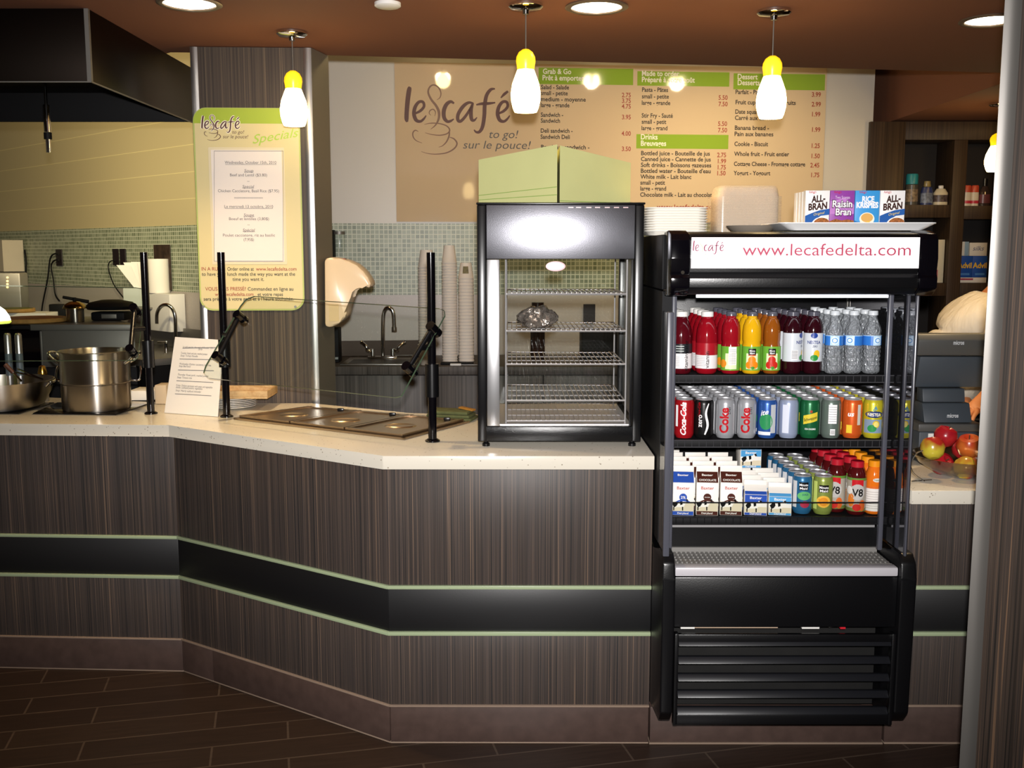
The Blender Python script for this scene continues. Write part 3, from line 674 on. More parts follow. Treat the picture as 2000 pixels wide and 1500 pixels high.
fp(GLASS, 'product_guard', lambda q: q.box(SX0, SX1-.004, 2.939, 2.942, .744, .785))
fp(BLKM, 'guard_edge', lambda q: q.tube([(SX0, 2.9405, .786), (SX1-.004, 2.9405, .786)], .0022, 6))
for y in (2.96, 3.35):
    for x in ((SX0-.011, SX1-.003) if y > 3 else (SX0-.011,)): fp(STEELD, 'shelf_upright', lambda q: q.box(x-.0015, x+.0015, y+.02, y+.03, .745, 1.40))
# canopy
def canopy_prof(x0, x1, q, grow=0, m=None):
    pr = [(2.86, 1.572+grow), (2.815-grow, 1.566), (2.80-grow, 1.55), (2.795-grow, 1.50), (2.80-grow, 1.462), (2.803-grow, 1.455), (2.793-grow, 1.447), (2.795-grow, 1.42), (2.82, 1.402-grow), (2.90, 1.398-grow), (2.93, 1.400), (2.93, 1.572)]
    q.T = TF @ Matrix(((0, 0, 1, 0), (1, 0, 0, 0), (0, 1, 0, 0), (0, 0, 0, 1))); q.prism(pr, x0, x1, .002)
fp(BLKR, 'canopy', lambda q: canopy_prof(FX0+.055, FX1-.028, q))
fp(BLKG, 'canopy_end_cap', lambda q: canopy_prof(FX0+.004, FX0+.054, q, .004)); fp(BLKG, 'canopy_end_cap', lambda q: canopy_prof(FX1-.027, FX1+.022, q, .004))
fp(BLKM, 'top_cover', lambda q: q.box(FX0, FX1+.004, 2.932, FYB, 1.41, 1.566, .003))
fp(mat('strip_light', '#ffffff', .4, emit='#f4f6ff', es=2.2), 'strip_light', lambda q: q.box(FX0+.09, FX1-.08, 2.87, 2.885, 1.390, 1.3975), 'white strip lamp')
SIGN = mat('lit_sign', '#e8e2e4', .35, emit='#fff4f6', es=.62)
sg = fp(SIGN, 'address_sign', lambda q: q.prism([(FX0+.058, 2.790), (FX1-.031, 2.790), (FX1-.031, 2.7945), (FX0+.058, 2.7945)], 1.473, 1.556), 'white lit sign with red lettering')
def sfl(px, py): P = at(px, py, 2.7892); return lambda u, v: P + Vector((u, 0, v))
q = MB(mat('sign_red', '#b0405a', .5)); q.T = TF; KP = 2.79/2000
q.text('www.lecafedelta.com', sfl(1450, 499), 33*KP, fit=326*KP); q.build('address_lettering', sg, fixn=False)
LS = lambda x, y: at(1353 + (x-110)/880*70, 490 - (510-y)/880*70, 2.7892)
q = MB(mat('sign_logo_red', '#8a3050', .5)); q.T = TF; logo(q, LS); q.build('logo_lettering', sg, fixn=False)
q = MB(mat('sign_logo_tan', '#c9b48a', .5)); q.T = TF; logo(q, LS, 0, STEAM); q.build('cup_drawing', sg, fixn=False)
fp(CHROME, 'bolt', lambda q: q.tube([(FX0+.035, 2.792, 1.462), (FX0+.035, 2.786, 1.462)], .005, 12))

# =================================================================== DRINKS
ALU = mat('can_aluminium', '#d2d2d6', .42, .75)
SILV = mat('can_silver', '#a9abb0', .25, .9)
def pm(c, r=.25): return mat('print_'+c, '#'+c, r)
CR, CH = .0288, .1165
def can(name, label, col, deco, group, cr=CR, ch=CH):
    t = thing(name, label, 'drink can', (0, 0, 0), 0, group)
    q = MB(col); q.lathe([(0, .001), (cr*.72, .001), (cr*.80, .0), (cr*.98, .010), (cr, .014), (cr, ch-.016), (cr*.97, ch-.011), (cr*.86, ch-.004)], seg=28)
    deco(q); q.build('body', t)
    MB(ALU).lathe([(cr*.86, ch-.004), (cr*.89, ch-.001), (cr*.87, ch), (cr*.82, ch-.001), (cr*.80, ch-.004), (0, ch-.004)], seg=28).build('lid', t)
    MB(ALU).box(-.006, .006, -.012, .006, ch-.0038, ch-.0025, .0008).build('pull_tab', t)
    return t
def vtext(q, s_, m, r, zc, a, size, shear=0, bold=.0, off=.0006):
    """lettering that runs up the can"""
    vs, _ = glyphs(s_, shear, bold); L = max(v[0] for v in vs)*size
    q.m(m).text(s_, wrap(r, zc-L/2, a, off=off), size, rot=1, cut=r*.16, shear=shear, bold=bold)
def htext(q, s_, m, r, z, a, size, fit=None, bold=.0, shear=0, off=.0007, zs=0):
    f = wrap(r, z, a, off=off); g = (lambda u, v: f(u, v+zs*u)) if zs else f
    q.m(m).text(s_, g, size, align='C', fit=fit, cut=r*.16, bold=bold, shear=shear)
def blob(q, m, r, zc, a, ru, rv, off=.0005, n=18, c=(0, 0)):
    q.m(m); f = wrap(r, zc, a, c, off)
    vs = [f(0, 0)] + [f(ru*math.cos(2*PI*i/n), rv*math.sin(2*PI*i/n)) for i in range(n)]
    vs += [f(.5*ru*math.cos(2*PI*i/n), .5*rv*math.sin(2*PI*i/n)) for i in range(n)]
    q.add(vs, [(0, n+1+i, n+1+(i+1) % n) for i in range(n)] + [(n+1+i, 1+i, 1+(i+1) % n, n+1+(i+1) % n) for i in range(n)])
WP, RP, BP = pm('f0eeee'), pm('b3121d'), pm('101010')
def d_cola(q): vtext(q, 'Coca-Cola', WP, CR, .058, -84, .0225, .35, .03); patch(q.m(WP), CR, .035, .098, -150, -132)
def d_zero(q):
    vtext(q, 'zero', WP, CR, .052, -104, .020, 0, .02); f = wrap(CR, 0, -90); q.m(WP).ribbon([(.002, .012, .004), (.010, .04, .007), (.004, .075, .006), (.012, .104, .003)], lambda x, y: f(x, y), 6); vtext(q, 'Coca-Cola', RP, CR, .085, -115, .010, .3)
def d_diet(q): vtext(q, 'Coke', RP, CR, .054, -78, .034, .0, .04); vtext(q, 'Diet', BP, CR, .083, -64, .012, .3); patch(q.m(WP), CR, .014, .1, -152, -149); patch(q.m(WP), CR, .014, .1, -38, -35)
def d_lime(q): blob(q, pm('2f8a55'), CR, .050, -102, .020, .024); htext(q, 'ite', WP, CR, .070, -110, .022, shear=.2, bold=.02, zs=.3); patch(q.m(pm('b9bcc0')), CR, .016, .1, -74, -40); patch(q.m(pm('dfe3ea')), CR, .010, .020, -150, -74)
def d_limelight(q): patch(q.m(pm('d4d8e6')), CR, .016, .1, -130, -92); 
def d_soda(q):
    f = wrap(CR, .060, -90, off=.0006); q.m(pm('d8c23a'))
    q.add([f(u, v + .28*u) for u in (-.021, -.0105, 0, .0105, .021) for v in (-.013, .013)], [(2*i, 2*i+2, 2*i+3, 2*i+1) for i in range(4)])
    htext(q, 'Schweppes', pm('1f3b1c'), CR, .055, -90, .0125, fit=.038, bold=.02, off=.0011, zs=.28); htext(q, 'SODA GINGEMBRE', WP, CR, .026, -90, .0065, fit=.032, bold=.02)
    blob(q, pm('a8402a'), CR, .080, -88, .004, .004, .0012)
def d_grey(q):
    patch(q.m(WP), CR, .044, .100, -110, -62, .0005); patch(q.m(WP), CR, .010, .028, -98, -70, .0005)
    for k in range(7): patch(q.m(pm('9a9a9e')), CR, .050+k*.007, .0515+k*.007, -108, -64, .0008, n=4)
    for k in range(3): patch(q.m(BP), CR, .014+k*.004, .0155+k*.004, -96, -72, .0008, n=3)
def d_orange(q):
    htext(q, 'us', WP, CR, .066, -104, .020, bold=.03, shear=.2); patch(q.m(pm('c9c6b8')), CR, .040, .1, -66, -45); patch(q.m(pm('e8c53a')), CR, .016, .040, -128, -96, .0005)
def d_tea(q):
    patch(q.m(pm('7f93a8')), CR, .016, .056, -150, -40, .0003); blob(q, pm('1d2f66'), CR, .071, -90, .027, .010); htext(q, 'NESTEA', WP, CR, .066, -90, .0135, fit=.036, bold=.02, off=.001)
    blob(q, pm('d9b530'), CR, .042, -78, .010, .011, .0008); blob(q, pm('e8d878'), CR, .042, -78, .007, .008, .0011); blob(q, pm('2f8d4c'), CR, .030, -100, .013, .011, .0010)
    q.m(pm('5d8fa0')); f = wrap(CR, .083, -88, off=.0006); q.poly([f(-.006, 0), f(0, -.002), (f(.008, .004)), f(.002, .014)])
CAX = lambda px: (px-1000)*.001512
specs = [('soda_can', 'red cola can', RP, d_cola, 1336, 'the red cola column against the fridge side'), ('soda_can', 'black zero cola can', BP, d_zero, 1374, 'the black can column'),
 ('soda_can', 'silver diet cola can', SILV, d_diet, 1416, 'the column beside the black cans'), ('soda_can', 'silver diet cola can', SILV, d_diet, 1457.5, 'the column beside the blue-green cans'),
 ('soda_can', 'blue and green lemon soda can', pm('2d5aa8'), d_lime, 1497.5, 'the blue and green can column'), ('soda_can', 'pale blue silver soda can', pm('a4b0cc'), d_limelight, 1539, 'the pale blue can column'),
 ('soda_can', 'dark green ginger soda can', pm('17663a'), d_soda, 1580.5, 'the green can column'), ('soda_can', 'grey can with white nutrition panel', pm('6c7a72'), d_grey, 1622, 'the grey can column'),
 ('soda_can', 'orange soda can', pm('e0601f'), d_orange, 1663.5, 'the orange can column'), ('soda_can', 'yellow lemon iced tea can', pm('cfc32a'), d_tea, 1704, 'the yellow can column against the mirror wall')]
def place_column(proto, x, y0, z, n, pitch, noun, colname, jit=.12, dx=0):
    for k in range(n):
        rz = random.uniform(-jit, jit)
        lab = '%s %s %s' % (noun, ORD[k], colname)
        if k == 0:
            y0 += .006; proto.location = (x, y0, z); proto.rotation_euler = (0, 0, -math.atan2(x, y0)*.6); proto['label'] = lab
        else: dup(proto, (x + random.uniform(-.0004, .0004) + dx*k, y0 + k*pitch, z), rz, lab)
ZC = ZS[1] + .0022
for (nm, noun, colr, deco, px, cn) in specs:
    pc = can(nm, noun, mat('canbody_' + noun.replace(' ', '_'), '#%02x%02x%02x' % tuple(int(255*(c**(1/2.2))) for c in colr.node_tree.nodes['Principled BSDF'].inputs['Base Color'].default_value[:3]), .28, .35), deco, 'drink cans on the middle fridge shelf')
    place_column(pc, CAX(px), 2.977, ZC, 7, .0605, noun, cn)
# ---------------- bottles on the upper shelf
def liquid(name, c): return mat('drink_'+name, c, .08, spec=.6, coat=.5)
PET = mat('water_bottle_plastic', '#c2c8ce', .10, metal=.35, trans=.5, ior=1.3, spec=.8); bump(PET, 120, 1, .012, (1, 1, .6))
def bottle(name, label, prof, liq, capm, capz, capr, deco, group, cat='bottle', seg=26, neck=None):
    t = thing(name, label, cat, (0, 0, 0), 0, group)
    MB(liq).lathe(prof, seg=seg).build('body', t)
    lb = MB(); deco(lb)
    if lb.mats: lb.build('label_wrap', t)
    else: lb.bm.free()
    q = MB(capm); q.lathe([(0, capz[0]), (capr, capz[0]), (capr, capz[1]-.002), (capr*.9, capz[1]), (0, capz[1])], seg=20); q.build('cap', t)
    return t
def bprof(r, h, shoulder, neckr, waist=None):
    p = [(0, .0005), (r*.8, .0), (r*.97, .006), (r, .014)]
    if waist: p += [(r, waist[0]), (r*waist[2], (waist[0]+waist[1])/2), (r, waist[1])]
    p += [(r, shoulder), (r*.93, shoulder+(h-shoulder)*.3), (r*.70, shoulder+(h-shoulder)*.62), (neckr*1.15, h-.022), (neckr, h-.018), (neckr, h-.010), (0, h-.010)]
    return p
def band(q, m, r, z0, z1, a0=-175, a1=-5, off=.0005): patch(q.m(m), r, z0, z1, a0, a1, off)
RV, HB = .0315, .181
def d_vit(red):
    def f(q):
        band(q, pm('e6e2e2'), RV, .016, .060 if not red else .055); band(q, pm('a01824') if red else pm('26282c'), RV, .060 if not red else .055, .088 if not red else .090)
        vtext(q, 'vitamin' if red else 'vitaminwater', BP, RV, .042 if red else .054, -80 if red else -55, .017, 0, .01, .001)
        for k in range(6): patch(q.m(pm('a9a7a9')), RV, .024+k*.005, .0252+k*.005, -150, -100, .0009, n=4)
        if not red:
            for k in range(3): patch(q.m(pm('b9c0bc')), RV, .066+k*.007, .0685+k*.007, -150, -78, .0009, n=5)
    return f
RJ = .0275
def d_juice(fruit, turned=0):
    def f(q):
        band(q, pm('6aa638'), RJ, .010, .080); band(q, pm('d8e4b8'), RJ, .014, .060, -125, -55, .0008)
        if turned:
            band(q, pm('f1eeea'), RJ, .026, .079, -105, -58, .001)
            for k in range(9): patch(q.m(pm('a8a4a0')), RJ, .030+k*.005, .0315+k*.005, -102, -62, .0013, n=3)
            blob(q, pm(fruit), RJ, .03, -140, .011, .012, .0011)
        else:
            a = -90; f_ = wrap(RJ, .064, a, off=.0012); patch(q.m(BP), RJ, .056, .074, -112, -68, .0012)
            htext(q, 'Minute', WP, RJ, .0655, a, .0065, fit=.015, bold=.02, off=.0016); htext(q, 'Maid', WP, RJ, .0585, a, .0065, fit=.013, bold=.02, off=.0016)
            patch(q.m(pm('c8481e')), RJ, .053, .056, -112, -68, .0012)
            for da, zz, rr in ((-16, .026, .010), (16, .026, .010), (0, .040, .011)): blob(q, pm(fruit), RJ, zz, a+da, rr, rr*1.1, .0011)
            blob(q, pm('3f8a2c'), RJ, .018, a+4, .006, .004, .0016)
    return f
RT = .0275
def d_ict(turn):
    def f(q):
        band(q, pm('cdd2d8'), RT, .036, .119); blob(q, pm('24408e'), RT, .112, -90+turn, .010, .008, .0008); htext(q, 'NESTEA', pm('1f2f7a'), RT, .088, -90+turn, .013, fit=.038, bold=.02, off=.001)
        htext(q, 'ZERO', pm('24305e'), RT, .078, -84+turn, .008, fit=.014, bold=.02, off=.001); blob(q, pm('e0b52c'), RT, .058, -72+turn, .009, .012, .0009); blob(q, pm('2f8d3c'), RT, .047, -86+turn, .011, .009, .0012)
        if turn: 
            band(q, pm('e6e4e4'), RT, .042, .07, -100, -60, .0012)
            for k in range(6): patch(q.m(pm('7f7f86')), RT, .046+k*.004, .0475+k*.004, -97, -63, .0016, n=3)
    return f
RW = .0257
def d_water(a):
    def f(q):
        band(q, pm('2f74c8'), RW+.0006, .083, .112, -180, 180); patch(q.m(pm('b8d6ec')), RW+.0006, .083, .112, a-28, a+28, .0009); 
        q.m(pm('7fb2de')); 
        for k in range(3): blob(q, pm('5d9ad6') if k % 2 else pm('dcecf6'), RW+.0006, .0975, a, .011-.0028*k, .0105-.0028*k, .0012+.0004*k)
        patch(q.m(pm('a7c9e8')), RW+.0006, .110, .112, -180, 180, .0009)
    return f
def wprof():
    p = [(0, .001), (RW*.75, 0), (RW*.95, .005), (RW, .012)]; z = .018
    while z < .08: p += [(RW, z), (RW*.93, z+.004), (RW, z+.008)]; z += .012
    p += [(RW, .083), (RW, .112), (RW*.96, .118), (RW, .124), (RW*.9, .134), (RW*.66, .150), (.0125, .164), (.0115, .166), (.0115, .171), (0, .171)]
    return p
WCAP = mat('clear_cap', '#c8cdd2', .25, spec=.6); GCAP = mat('smoked_cap', '#50505a', .2, spec=.7); ZB = ZS[0] + .0022
BX = lambda px: (px-1000)*.001496
G1 = 'bottles on the top fridge shelf'
b_ = [
 ('drink_bottle', 'dark red drink bottle with charcoal label', bprof(RV, HB, .108, .0155), liquid('darkred', '#4d0a14'), WHITE, (.166, .181), .0178, d_vit(0), 1331, 'the column against the fridge side'),
 ('drink_bottle', 'bright red drink bottle with white lower label', bprof(RV, HB, .108, .0155), liquid('red', '#8a0d1a'), WHITE, (.166, .181), .0178, d_vit(1), 1381, 'its red column'),
 ('juice_bottle', 'red juice bottle with label turned away', bprof(RJ, HB, .122, .0135, (.082, .100, .93)), liquid('berry', '#8e0f1c'), GCAP, (.168, .181), .0155, d_juice('e08a1c', 1), 1428, 'the column before the yellow juice'),
 ('juice_bottle', 'yellow orange juice bottle with green label', bprof(RJ, HB, .122, .0135, (.082, .100, .93)), liquid('yellow', '#d9a514'), GCAP, (.168, .181), .0155, d_juice('e8841a'), 1469, 'the yellow juice column'),
 ('juice_bottle', 'amber apple juice bottle with green label', bprof(.0255, HB, .122, .0135, (.082, .100, .93)), liquid('amber', '#8a4a12'), GCAP, (.168, .181), .0155, d_juice('c22a1e'), 1508, 'the amber juice column'),
 ('iced_tea_bottle', 'dark tea bottle with sideways label', bprof(RT, HB, .125, .0155), liquid('tea', '#2a0810'), GCAP, (.168, .181), .0175, d_ict(58), 1548.5, 'the column beside the amber juice'),
 ('iced_tea_bottle', 'dark tea bottle with lemon label', bprof(RT, HB, .125, .0155), liquid('tea', '#2a0810'), GCAP, (.168, .181), .0175, d_ict(0), 1589, 'the column beside the water bottles'),
 ('water_bottle', 'clear water bottle with blue label', wprof(), PET, WCAP, (.170, .183), .0145, d_water(-92), 1630, 'the column beside the dark tea'),
 ('water_bottle', 'clear water bottle with pale label', wprof(), PET, WCAP, (.170, .183), .0145, d_water(-118), 1667.5, 'the middle water column'),
 ('water_bottle', 'clear water bottle with blue label', wprof(), PET, WCAP, (.170, .183), .0145, d_water(-62), 1704, 'the column against the mirror wall')]
for nm, noun, pr, lq, cm, cz, crr, dc, px, cn in b_:
    p_ = bottle(nm, noun, pr, lq, cm, cz, crr, dc, G1)
    if nm == 'juice_bottle' and 'amber' in noun: p_.scale = (.97, .97, 1)
    place_column(p_, BX(px), 2.982, ZB, 4, .066, noun, cn, .08)
# ---------------- cartons, juice cans and vegetable juice on the bottom shelf
CWH = pm('ece7df', .45)
def cow(q, m1, m2, ox, oz, s, y):
    f = lambda pts, m, d: q.m(m).poly([(ox+x*s, y-d, oz+z*s) for x, z in pts])
    f([(0, .42), (.12, .55), (.45, .60), (.72, .62), (.80, .72), (.94, .74), (1.0, .60), (.90, .48), (.80, .44), (.72, .25), (.55, .22), (.30, .22), (.14, .16), (.03, .20)], m2, .0005)
    f([(0, .42), (.12, .55), (.30, .58), (.34, .42), (.24, .26), (.10, .20)], m1, .0009); f([(.46, .60), (.62, .62), (.64, .40), (.50, .34)], m1, .0009); f([(.80, .72), (.94, .74), (1.0, .60), (.90, .56)], m1, .0009)
    f([(.06, .22), (.14, .22), (.13, 0), (.07, 0)], m1, .0006); f([(.60, .24), (.68, .24), (.68, 0), (.61, 0)], m1, .0006)
def carton(name, label, w_, h_, gh, main, brown, small, group):
    """gable-top carton: body to h_, gable up to h_+gh with a flat fin"""
    t = thing(name, label, 'milk carton', (0, 0, 0), 0, group); hw = w_/2
    q = MB(CWH); q.box(-hw, hw, -hw, hw, 0, h_, .0012); 
    y = -hw; KF = lambda u, v: Vector((u, y-.0007, v))
    def rect(m, x0, x1, z0, z1, d=.0004): q.m(m).poly([(x0, y-d, z0), (x1, y-d, z0), (x1, y-d, z1), (x0, y-d, z1)])
    rect(main, -hw+.0012, hw-.0012, .001, h_*.13); 
    q.m(pm('cfc0a0')); rect(pm('d8ccb0'), -hw+.0012, hw-.0012, h_*.13, h_*.42, .0003)
    T_ = lambda st, m, zc, sz, fit: q.m(m).text(st, lambda u, v: Vector((u, y-.0008, zc+v)), sz, align='C', fit=fit, bold=.015)
    T_('Dairyland', CWH, h_*.045, .008, w_*.5)
    if not small:
        T_('Baxter', pm('b03028'), h_*.80, .013, w_*.58)
        cz = h_*.56; q.m(main).poly([(.0115*math.cos(2*PI*k/20), y-.0005, cz+.0115*math.sin(2*PI*k/20)) for k in range(20)])
        if brown: T_('chocolate', CWH, cz-.001, .004, .016)
        else: T_('2%', CWH, cz-.004, .011, .014)
        q.m(main).ribbon([(-.020, cz-.014, .003), (-.010, cz-.0105, .005), (0, cz-.0095, .005), (.010, cz-.0105, .005), (.020, cz-.014, .003)], lambda a, b: Vector((a, y-.0009, b)), 4)
        cow(q, BP, CWH, -hw*.98, h_*.15, w_*.74, y)
    else:
        rect(main, -hw+.0012, hw-.0012, h_*.64, h_*.998)
        T_('Baxter', CWH, h_*.80, .011, w_*.52); cow(q, BP, CWH, -hw*.9, h_*.16, w_*.74, y)
    q.build('body', t)
    g = MB(CWH); z1 = h_+.0002; zg = h_+gh*.62; fy = .0015
    g.add([(-hw, -hw, z1), (hw, -hw, z1), (hw, hw, z1), (-hw, hw, z1), (-hw, -fy, zg), (hw, -fy, zg), (hw, fy, zg), (-hw, fy, zg), (-hw*.45, 0, zg-.002), (hw*.45, 0, zg-.002)],
          [(0, 1, 5, 4), (2, 3, 7, 6), (3, 0, 4, 8), (3, 8, 7), (1, 2, 9), (1, 9, 5), (2, 6, 9), (3, 2, 1, 0)])
    g.box(-hw, hw, -fy, fy, zg, h_+gh, .0004)
    sl = Vector((0, hw-fy, zg-z1)); gf = lambda a, b, d=.0006: Vector((a, -hw + (hw-fy)*b, z1 + (zg-z1)*b)) + Vector((0, -d, d*.8))
    if not small:
        g.m(main).poly([gf(-hw*.96, .02), gf(hw*.96, .02), gf(hw*.96, .96), gf(-hw*.96, .96)])
        g.m(CWH).text('Baxter', lambda u, v: gf(u, .58, .001) + Vector((0, v*.7, v*.7)), .010, align='C', fit=w_*.5, bold=.02)
        if brown: g.m(CWH).text('CHOCOLATE', lambda u, v: gf(u, .14, .001) + Vector((0, v*.7, v*.7)), .010, align='C', fit=w_*.78, bold=.02)
    else: g.m(main).poly([gf(-hw*.96, .02), gf(hw*.96, .02), gf(hw*.96, .35), gf(-hw*.96, .35)])
    g.build('gable_top', t); return t
MX = lambda px, py=975: at(px, py, 2.955).x
Z3 = ZS[2] + .0022; G3 = 'milk cartons on the bottom fridge shelf'
MB_, MBR, MLB = pm('2b4fa8'), pm('4a241c'), pm('4f9ad0')
place_column(carton('milk_carton', '', .064, .098, .046, MB_, 0, 0, G3), MX(1336), 2.978, Z3, 5, .0665, 'tall blue and white milk carton', 'the two percent column', 0)
place_column(carton('milk_carton', '', .064, .098, .046, MBR, 1, 0, G3), MX(1383.5), 2.978, Z3, 4, .0665, 'tall brown chocolate milk carton', 'the column beside the blue cartons', 0)
place_column(carton('milk_carton', '', .064, .098, .046, MBR, 1, 0, G3), MX(1430.5), 2.978, Z3, 4, .0665, 'tall brown chocolate milk carton', 'the column beside the short cartons', 0)
place_column(carton('milk_carton', '', .066, .062, .038, MB_, 0, 1, G3), MX(1479), 2.979, Z3, 4, .0685, 'short dark blue milk carton', 'its column', 0)
sm = carton('milk_carton', '', .066, .056, .036, MLB, 0, 1, G3)
place_column(sm, MX(1527), 2.979, Z3, 4, .0685, 'short light blue milk carton', 'its column', 0)
dup(sm, (MX(1495), 3.185, Z3+.1005), 0, 'light blue milk carton stacked on top of the short cartons at the back')
def d_bjuice(q):
    patch(q.m(BP), CR, .073, .097, -115, -60, .0004); htext(q, 'Minute', WP, CR, .086, -88, .010, fit=.025, bold=.02); htext(q, 'Maid', WP, CR, .0755, -88, .010, fit=.022, bold=.02)
    blob(q, pm('63b06a'), CR, .056, -82, .021, .013); htext(q, 'JUICE', pm('1d4a6a'), CR, .058, -78, .007, bold=.02, off=.001); blob(q, pm('a8324a'), CR, .030, -78, .014, .010); patch(q.m(pm('d5d5d8')), CR, .02, .1, -160, -128)
def d_ajuice(q):
    patch(q.m(BP), CR, .068, .090, -118, -62, .0004); htext(q, 'Minute', WP, CR, .0795, -90, .010, fit=.026, bold=.02); htext(q, 'Maid', WP, CR, .0695, -90, .010, fit=.023, bold=.02)
    blob(q, pm('e9b043'), CR, .040, -90, .021, .018, .0004); blob(q, pm('d98b28'), CR, .040, -90, .013, .013, .0008); patch(q.m(pm('c9d870')), CR, .016, .10, -160, -130)
G4 = 'juice cans on the bottom fridge shelf'
place_column(can('juice_can', '', mat('canbody_blue_juice', '#2d6a96', .28, .3), d_bjuice, G4), MX(1577)-.006, 2.985, Z3, 6, .0605, 'blue mixed juice can', 'the column beside the short cartons', dx=-.0006)
place_column(can('juice_can', '', mat('canbody_apple_juice', '#8c9a4a', .28, .3), d_ajuice, G4), MX(1617)-.007, 2.978, Z3, 6, .0605, 'green and amber apple juice can', 'the column beside the red caps', dx=-.0004)
RVJ = .0278
def d_veg(q):
    band(q, pm('a79f92'), RVJ, .012, .104, -180, 0); band(q, pm('5f8a3a'), RVJ, .104, .112, -180, 0); band(q, pm('6a7a40'), RVJ, .012, .022, -180, 0, .0007); band(q, pm('c02028'), RVJ, .088, .107, -125, -55, .0008)
    blob(q, pm('b8b4b0'), RVJ, .070, -90, .021, .024, .0010); htext(q, 'V8', BP, RVJ, .058, -90, .031, fit=.031, bold=.02, off=.0014)
    blob(q, pm('d0622a'), RVJ, .030, -60, .010, .017, .0010); blob(q, pm('c22c26'), RVJ, .024, -92, .012, .011, .0012); blob(q, pm('d87a2c'), RVJ, .045, -128, .010, .020, .0009); blob(q, pm('e0dcd6'), RVJ, .075, -140, .010, .012, .001)
REDCAP = mat('red_cap', '#b01a2a', .3); ORCAP = mat('orange_cap', '#e89018', .3)
vp = bottle('juice_bottle', '', bprof(RVJ, .160, .112, .0150), liquid('tomato', '#4a0e10'), REDCAP, (.142, .160), .0195, d_veg, 'vegetable juice bottles with red caps')
place_column(vp, MX(1686)-.0135, 2.972, Z3, 4, .066, 'red capped vegetable juice bottle', 'the column beside the orange bottles', dx=-.0004)
v2 = dup(vp, (MX(1644), 3.02, Z3), .5); place_column(v2, MX(1646.5)-.003, 3.005, Z3, 4, .066, 'red capped vegetable juice bottle', 'the column beside the juice cans', dx=-.0003)
v2.rotation_euler = (0, 0, -.5)
def d_orj(q):
    band(q, pm('e6e0da'), .0262, .010, .084, -178, -2); band(q, pm('d86a28'), .0262, .078, .085, -178, -2, .0008); blob(q, pm('d9d4cc'), .0255, .104, -78, .012, .006, .0012)
    htext(q, 'Tropicana', pm('3a6a3a'), .0255, .1025, -78, .006, fit=.019, bold=.02, off=.0016)
    for k in range(8): patch(q.m(pm('b0a8a2')), .0262, .018+k*.007, .0195+k*.007, -150, -60, .0009, n=5)
place_column(bottle('juice_bottle', '', bprof(.0262, .160, .104, .0150), liquid('orange', '#e0701a'), ORCAP, (.142, .160), .0190, d_orj, 'orange juice bottles with orange caps'), MX(1724)-.0165, 2.980, Z3, 5, .0605, 'orange capped orange juice bottle', 'the column against the mirror wall', dx=-.0004)
# =================================================================== ON TOP OF THE FRIDGE
ZT = 1.5665
def onfridge(px, Y): return at(px, 440, Y).x
FOAM = mat('foam_white', '#f0ebe0', .6)
x0, x1 = at(1266, 440, 3.12).x, at(1392, 440, 3.12).x; cw = (x1-x0)
zt = at(1330, 403, 3.12).z; zb = ZT+.001; CLN = 10; pitch = (zt-zb-.015)/(CLN-1)
def clam(m, k0=0):
    q = MB(m); hw = cw/2; rs = []
    for (s, z) in ((.84, .0), (.86, .0), (.97, .012), (1.0, .0125), (1.0, .015), (.955, .0145), (.945, .0125), (.84, .004)):
        rs.append([(x*hw*s*2, y*hw*s*1.7, z) for x, y in rrect(1, 1, .16, 4)])
    rs.append([(x*hw*.1, y*hw*.1, .004) for x, y in rrect(1, 1, .16, 4)]); q.loft(rs, closed=True); return q
cl0 = tag(clam(FOAM).build('foam_container'), 'white foam takeaway tray nested in the stack beside the clear tubs on the fridge', 'takeaway container', 'foam takeaway trays stacked on the fridge')
for k in range(CLN):
    o = cl0 if k == 0 else cl0.copy()
    if k: COL.objects.link(o)
    o.location = ((x0+x1)/2, 3.26, zb + k*pitch)
# clear tubs nested upside down in a tall stack
TUB = mat('clear_tub_plastic', '#e8d8c2', .15, alpha=.30, spec=.7)
x0, x1 = at(1404, 440, 3.15).x, at(1538, 440, 3.15).x; tw = (x1-x0)/2; NT = 24
zt = at(1470, 354, 3.15).z; pitch = (zt-zb-.04)/NT
def tub():
    q = MB(TUB); rs = []
    for s, z in ((1.0, 0), (1.0, .003), (.93, .004), (.88, .028), (.84, .036), (.4, .037)): rs.append([(x*tw*s*2, y*tw*s*1.4, z) for x, y in rrect(1, 1, .14, 4)])
    q.loft(rs, closed=False); return q
tb0 = tag(tub().build('clear_tub'), 'clear plastic takeaway tub nested in the tall stack on the fridge', 'takeaway container', 'clear takeaway tubs stacked on the fridge')
for k in range(NT):
    o = tb0 if k == 0 else tb0.copy()
    if k: COL.objects.link(o)
    o.location = ((x0+x1)/2, 3.28, zb + k*pitch)
# tray, bowl edge, cereal boxes
TRAY = mat('white_melamine', '#dcdcdc', .25)
xa, xb = at(1504, 445, 2.98).x, at(1800, 445, 2.98).x; xm = (xa+xb)/2; hw = (xb-xa)/2
q = MB(TRAY); rs = []
for s, d, z in ((.84, .84, .0), (.88, .86, .004), (1.0, 1.0, .019), (1.0, 1.0, .0215), (.96, .95, .0205), (.86, .82, .006), (.1, .1, .005)): rs.append([(x*2*hw*s, y*.24*d, z) for x, y in rrect(1, 1, .06, 4)])
q.loft(rs); tag(q.build('serving_tray', loc=(xm, 2.985, ZT+.0102)), 'long white serving tray under the cereal boxes on the fridge', 'tray')
bx_ = at(1512, 450, 3.10).x
q = MB(mat('grey_dish', '#8d8377', .4)); q.lathe([(0, 0), (.035, 0), (.06, .012), (.075, .026), (.072, .026), (.055, .012), (0, .006)], seg=32); tag(q.build('small_dish', loc=(xa-.035, 3.06, ZT+.001)), 'small grey brown dish tucked behind the tray end', 'dish')
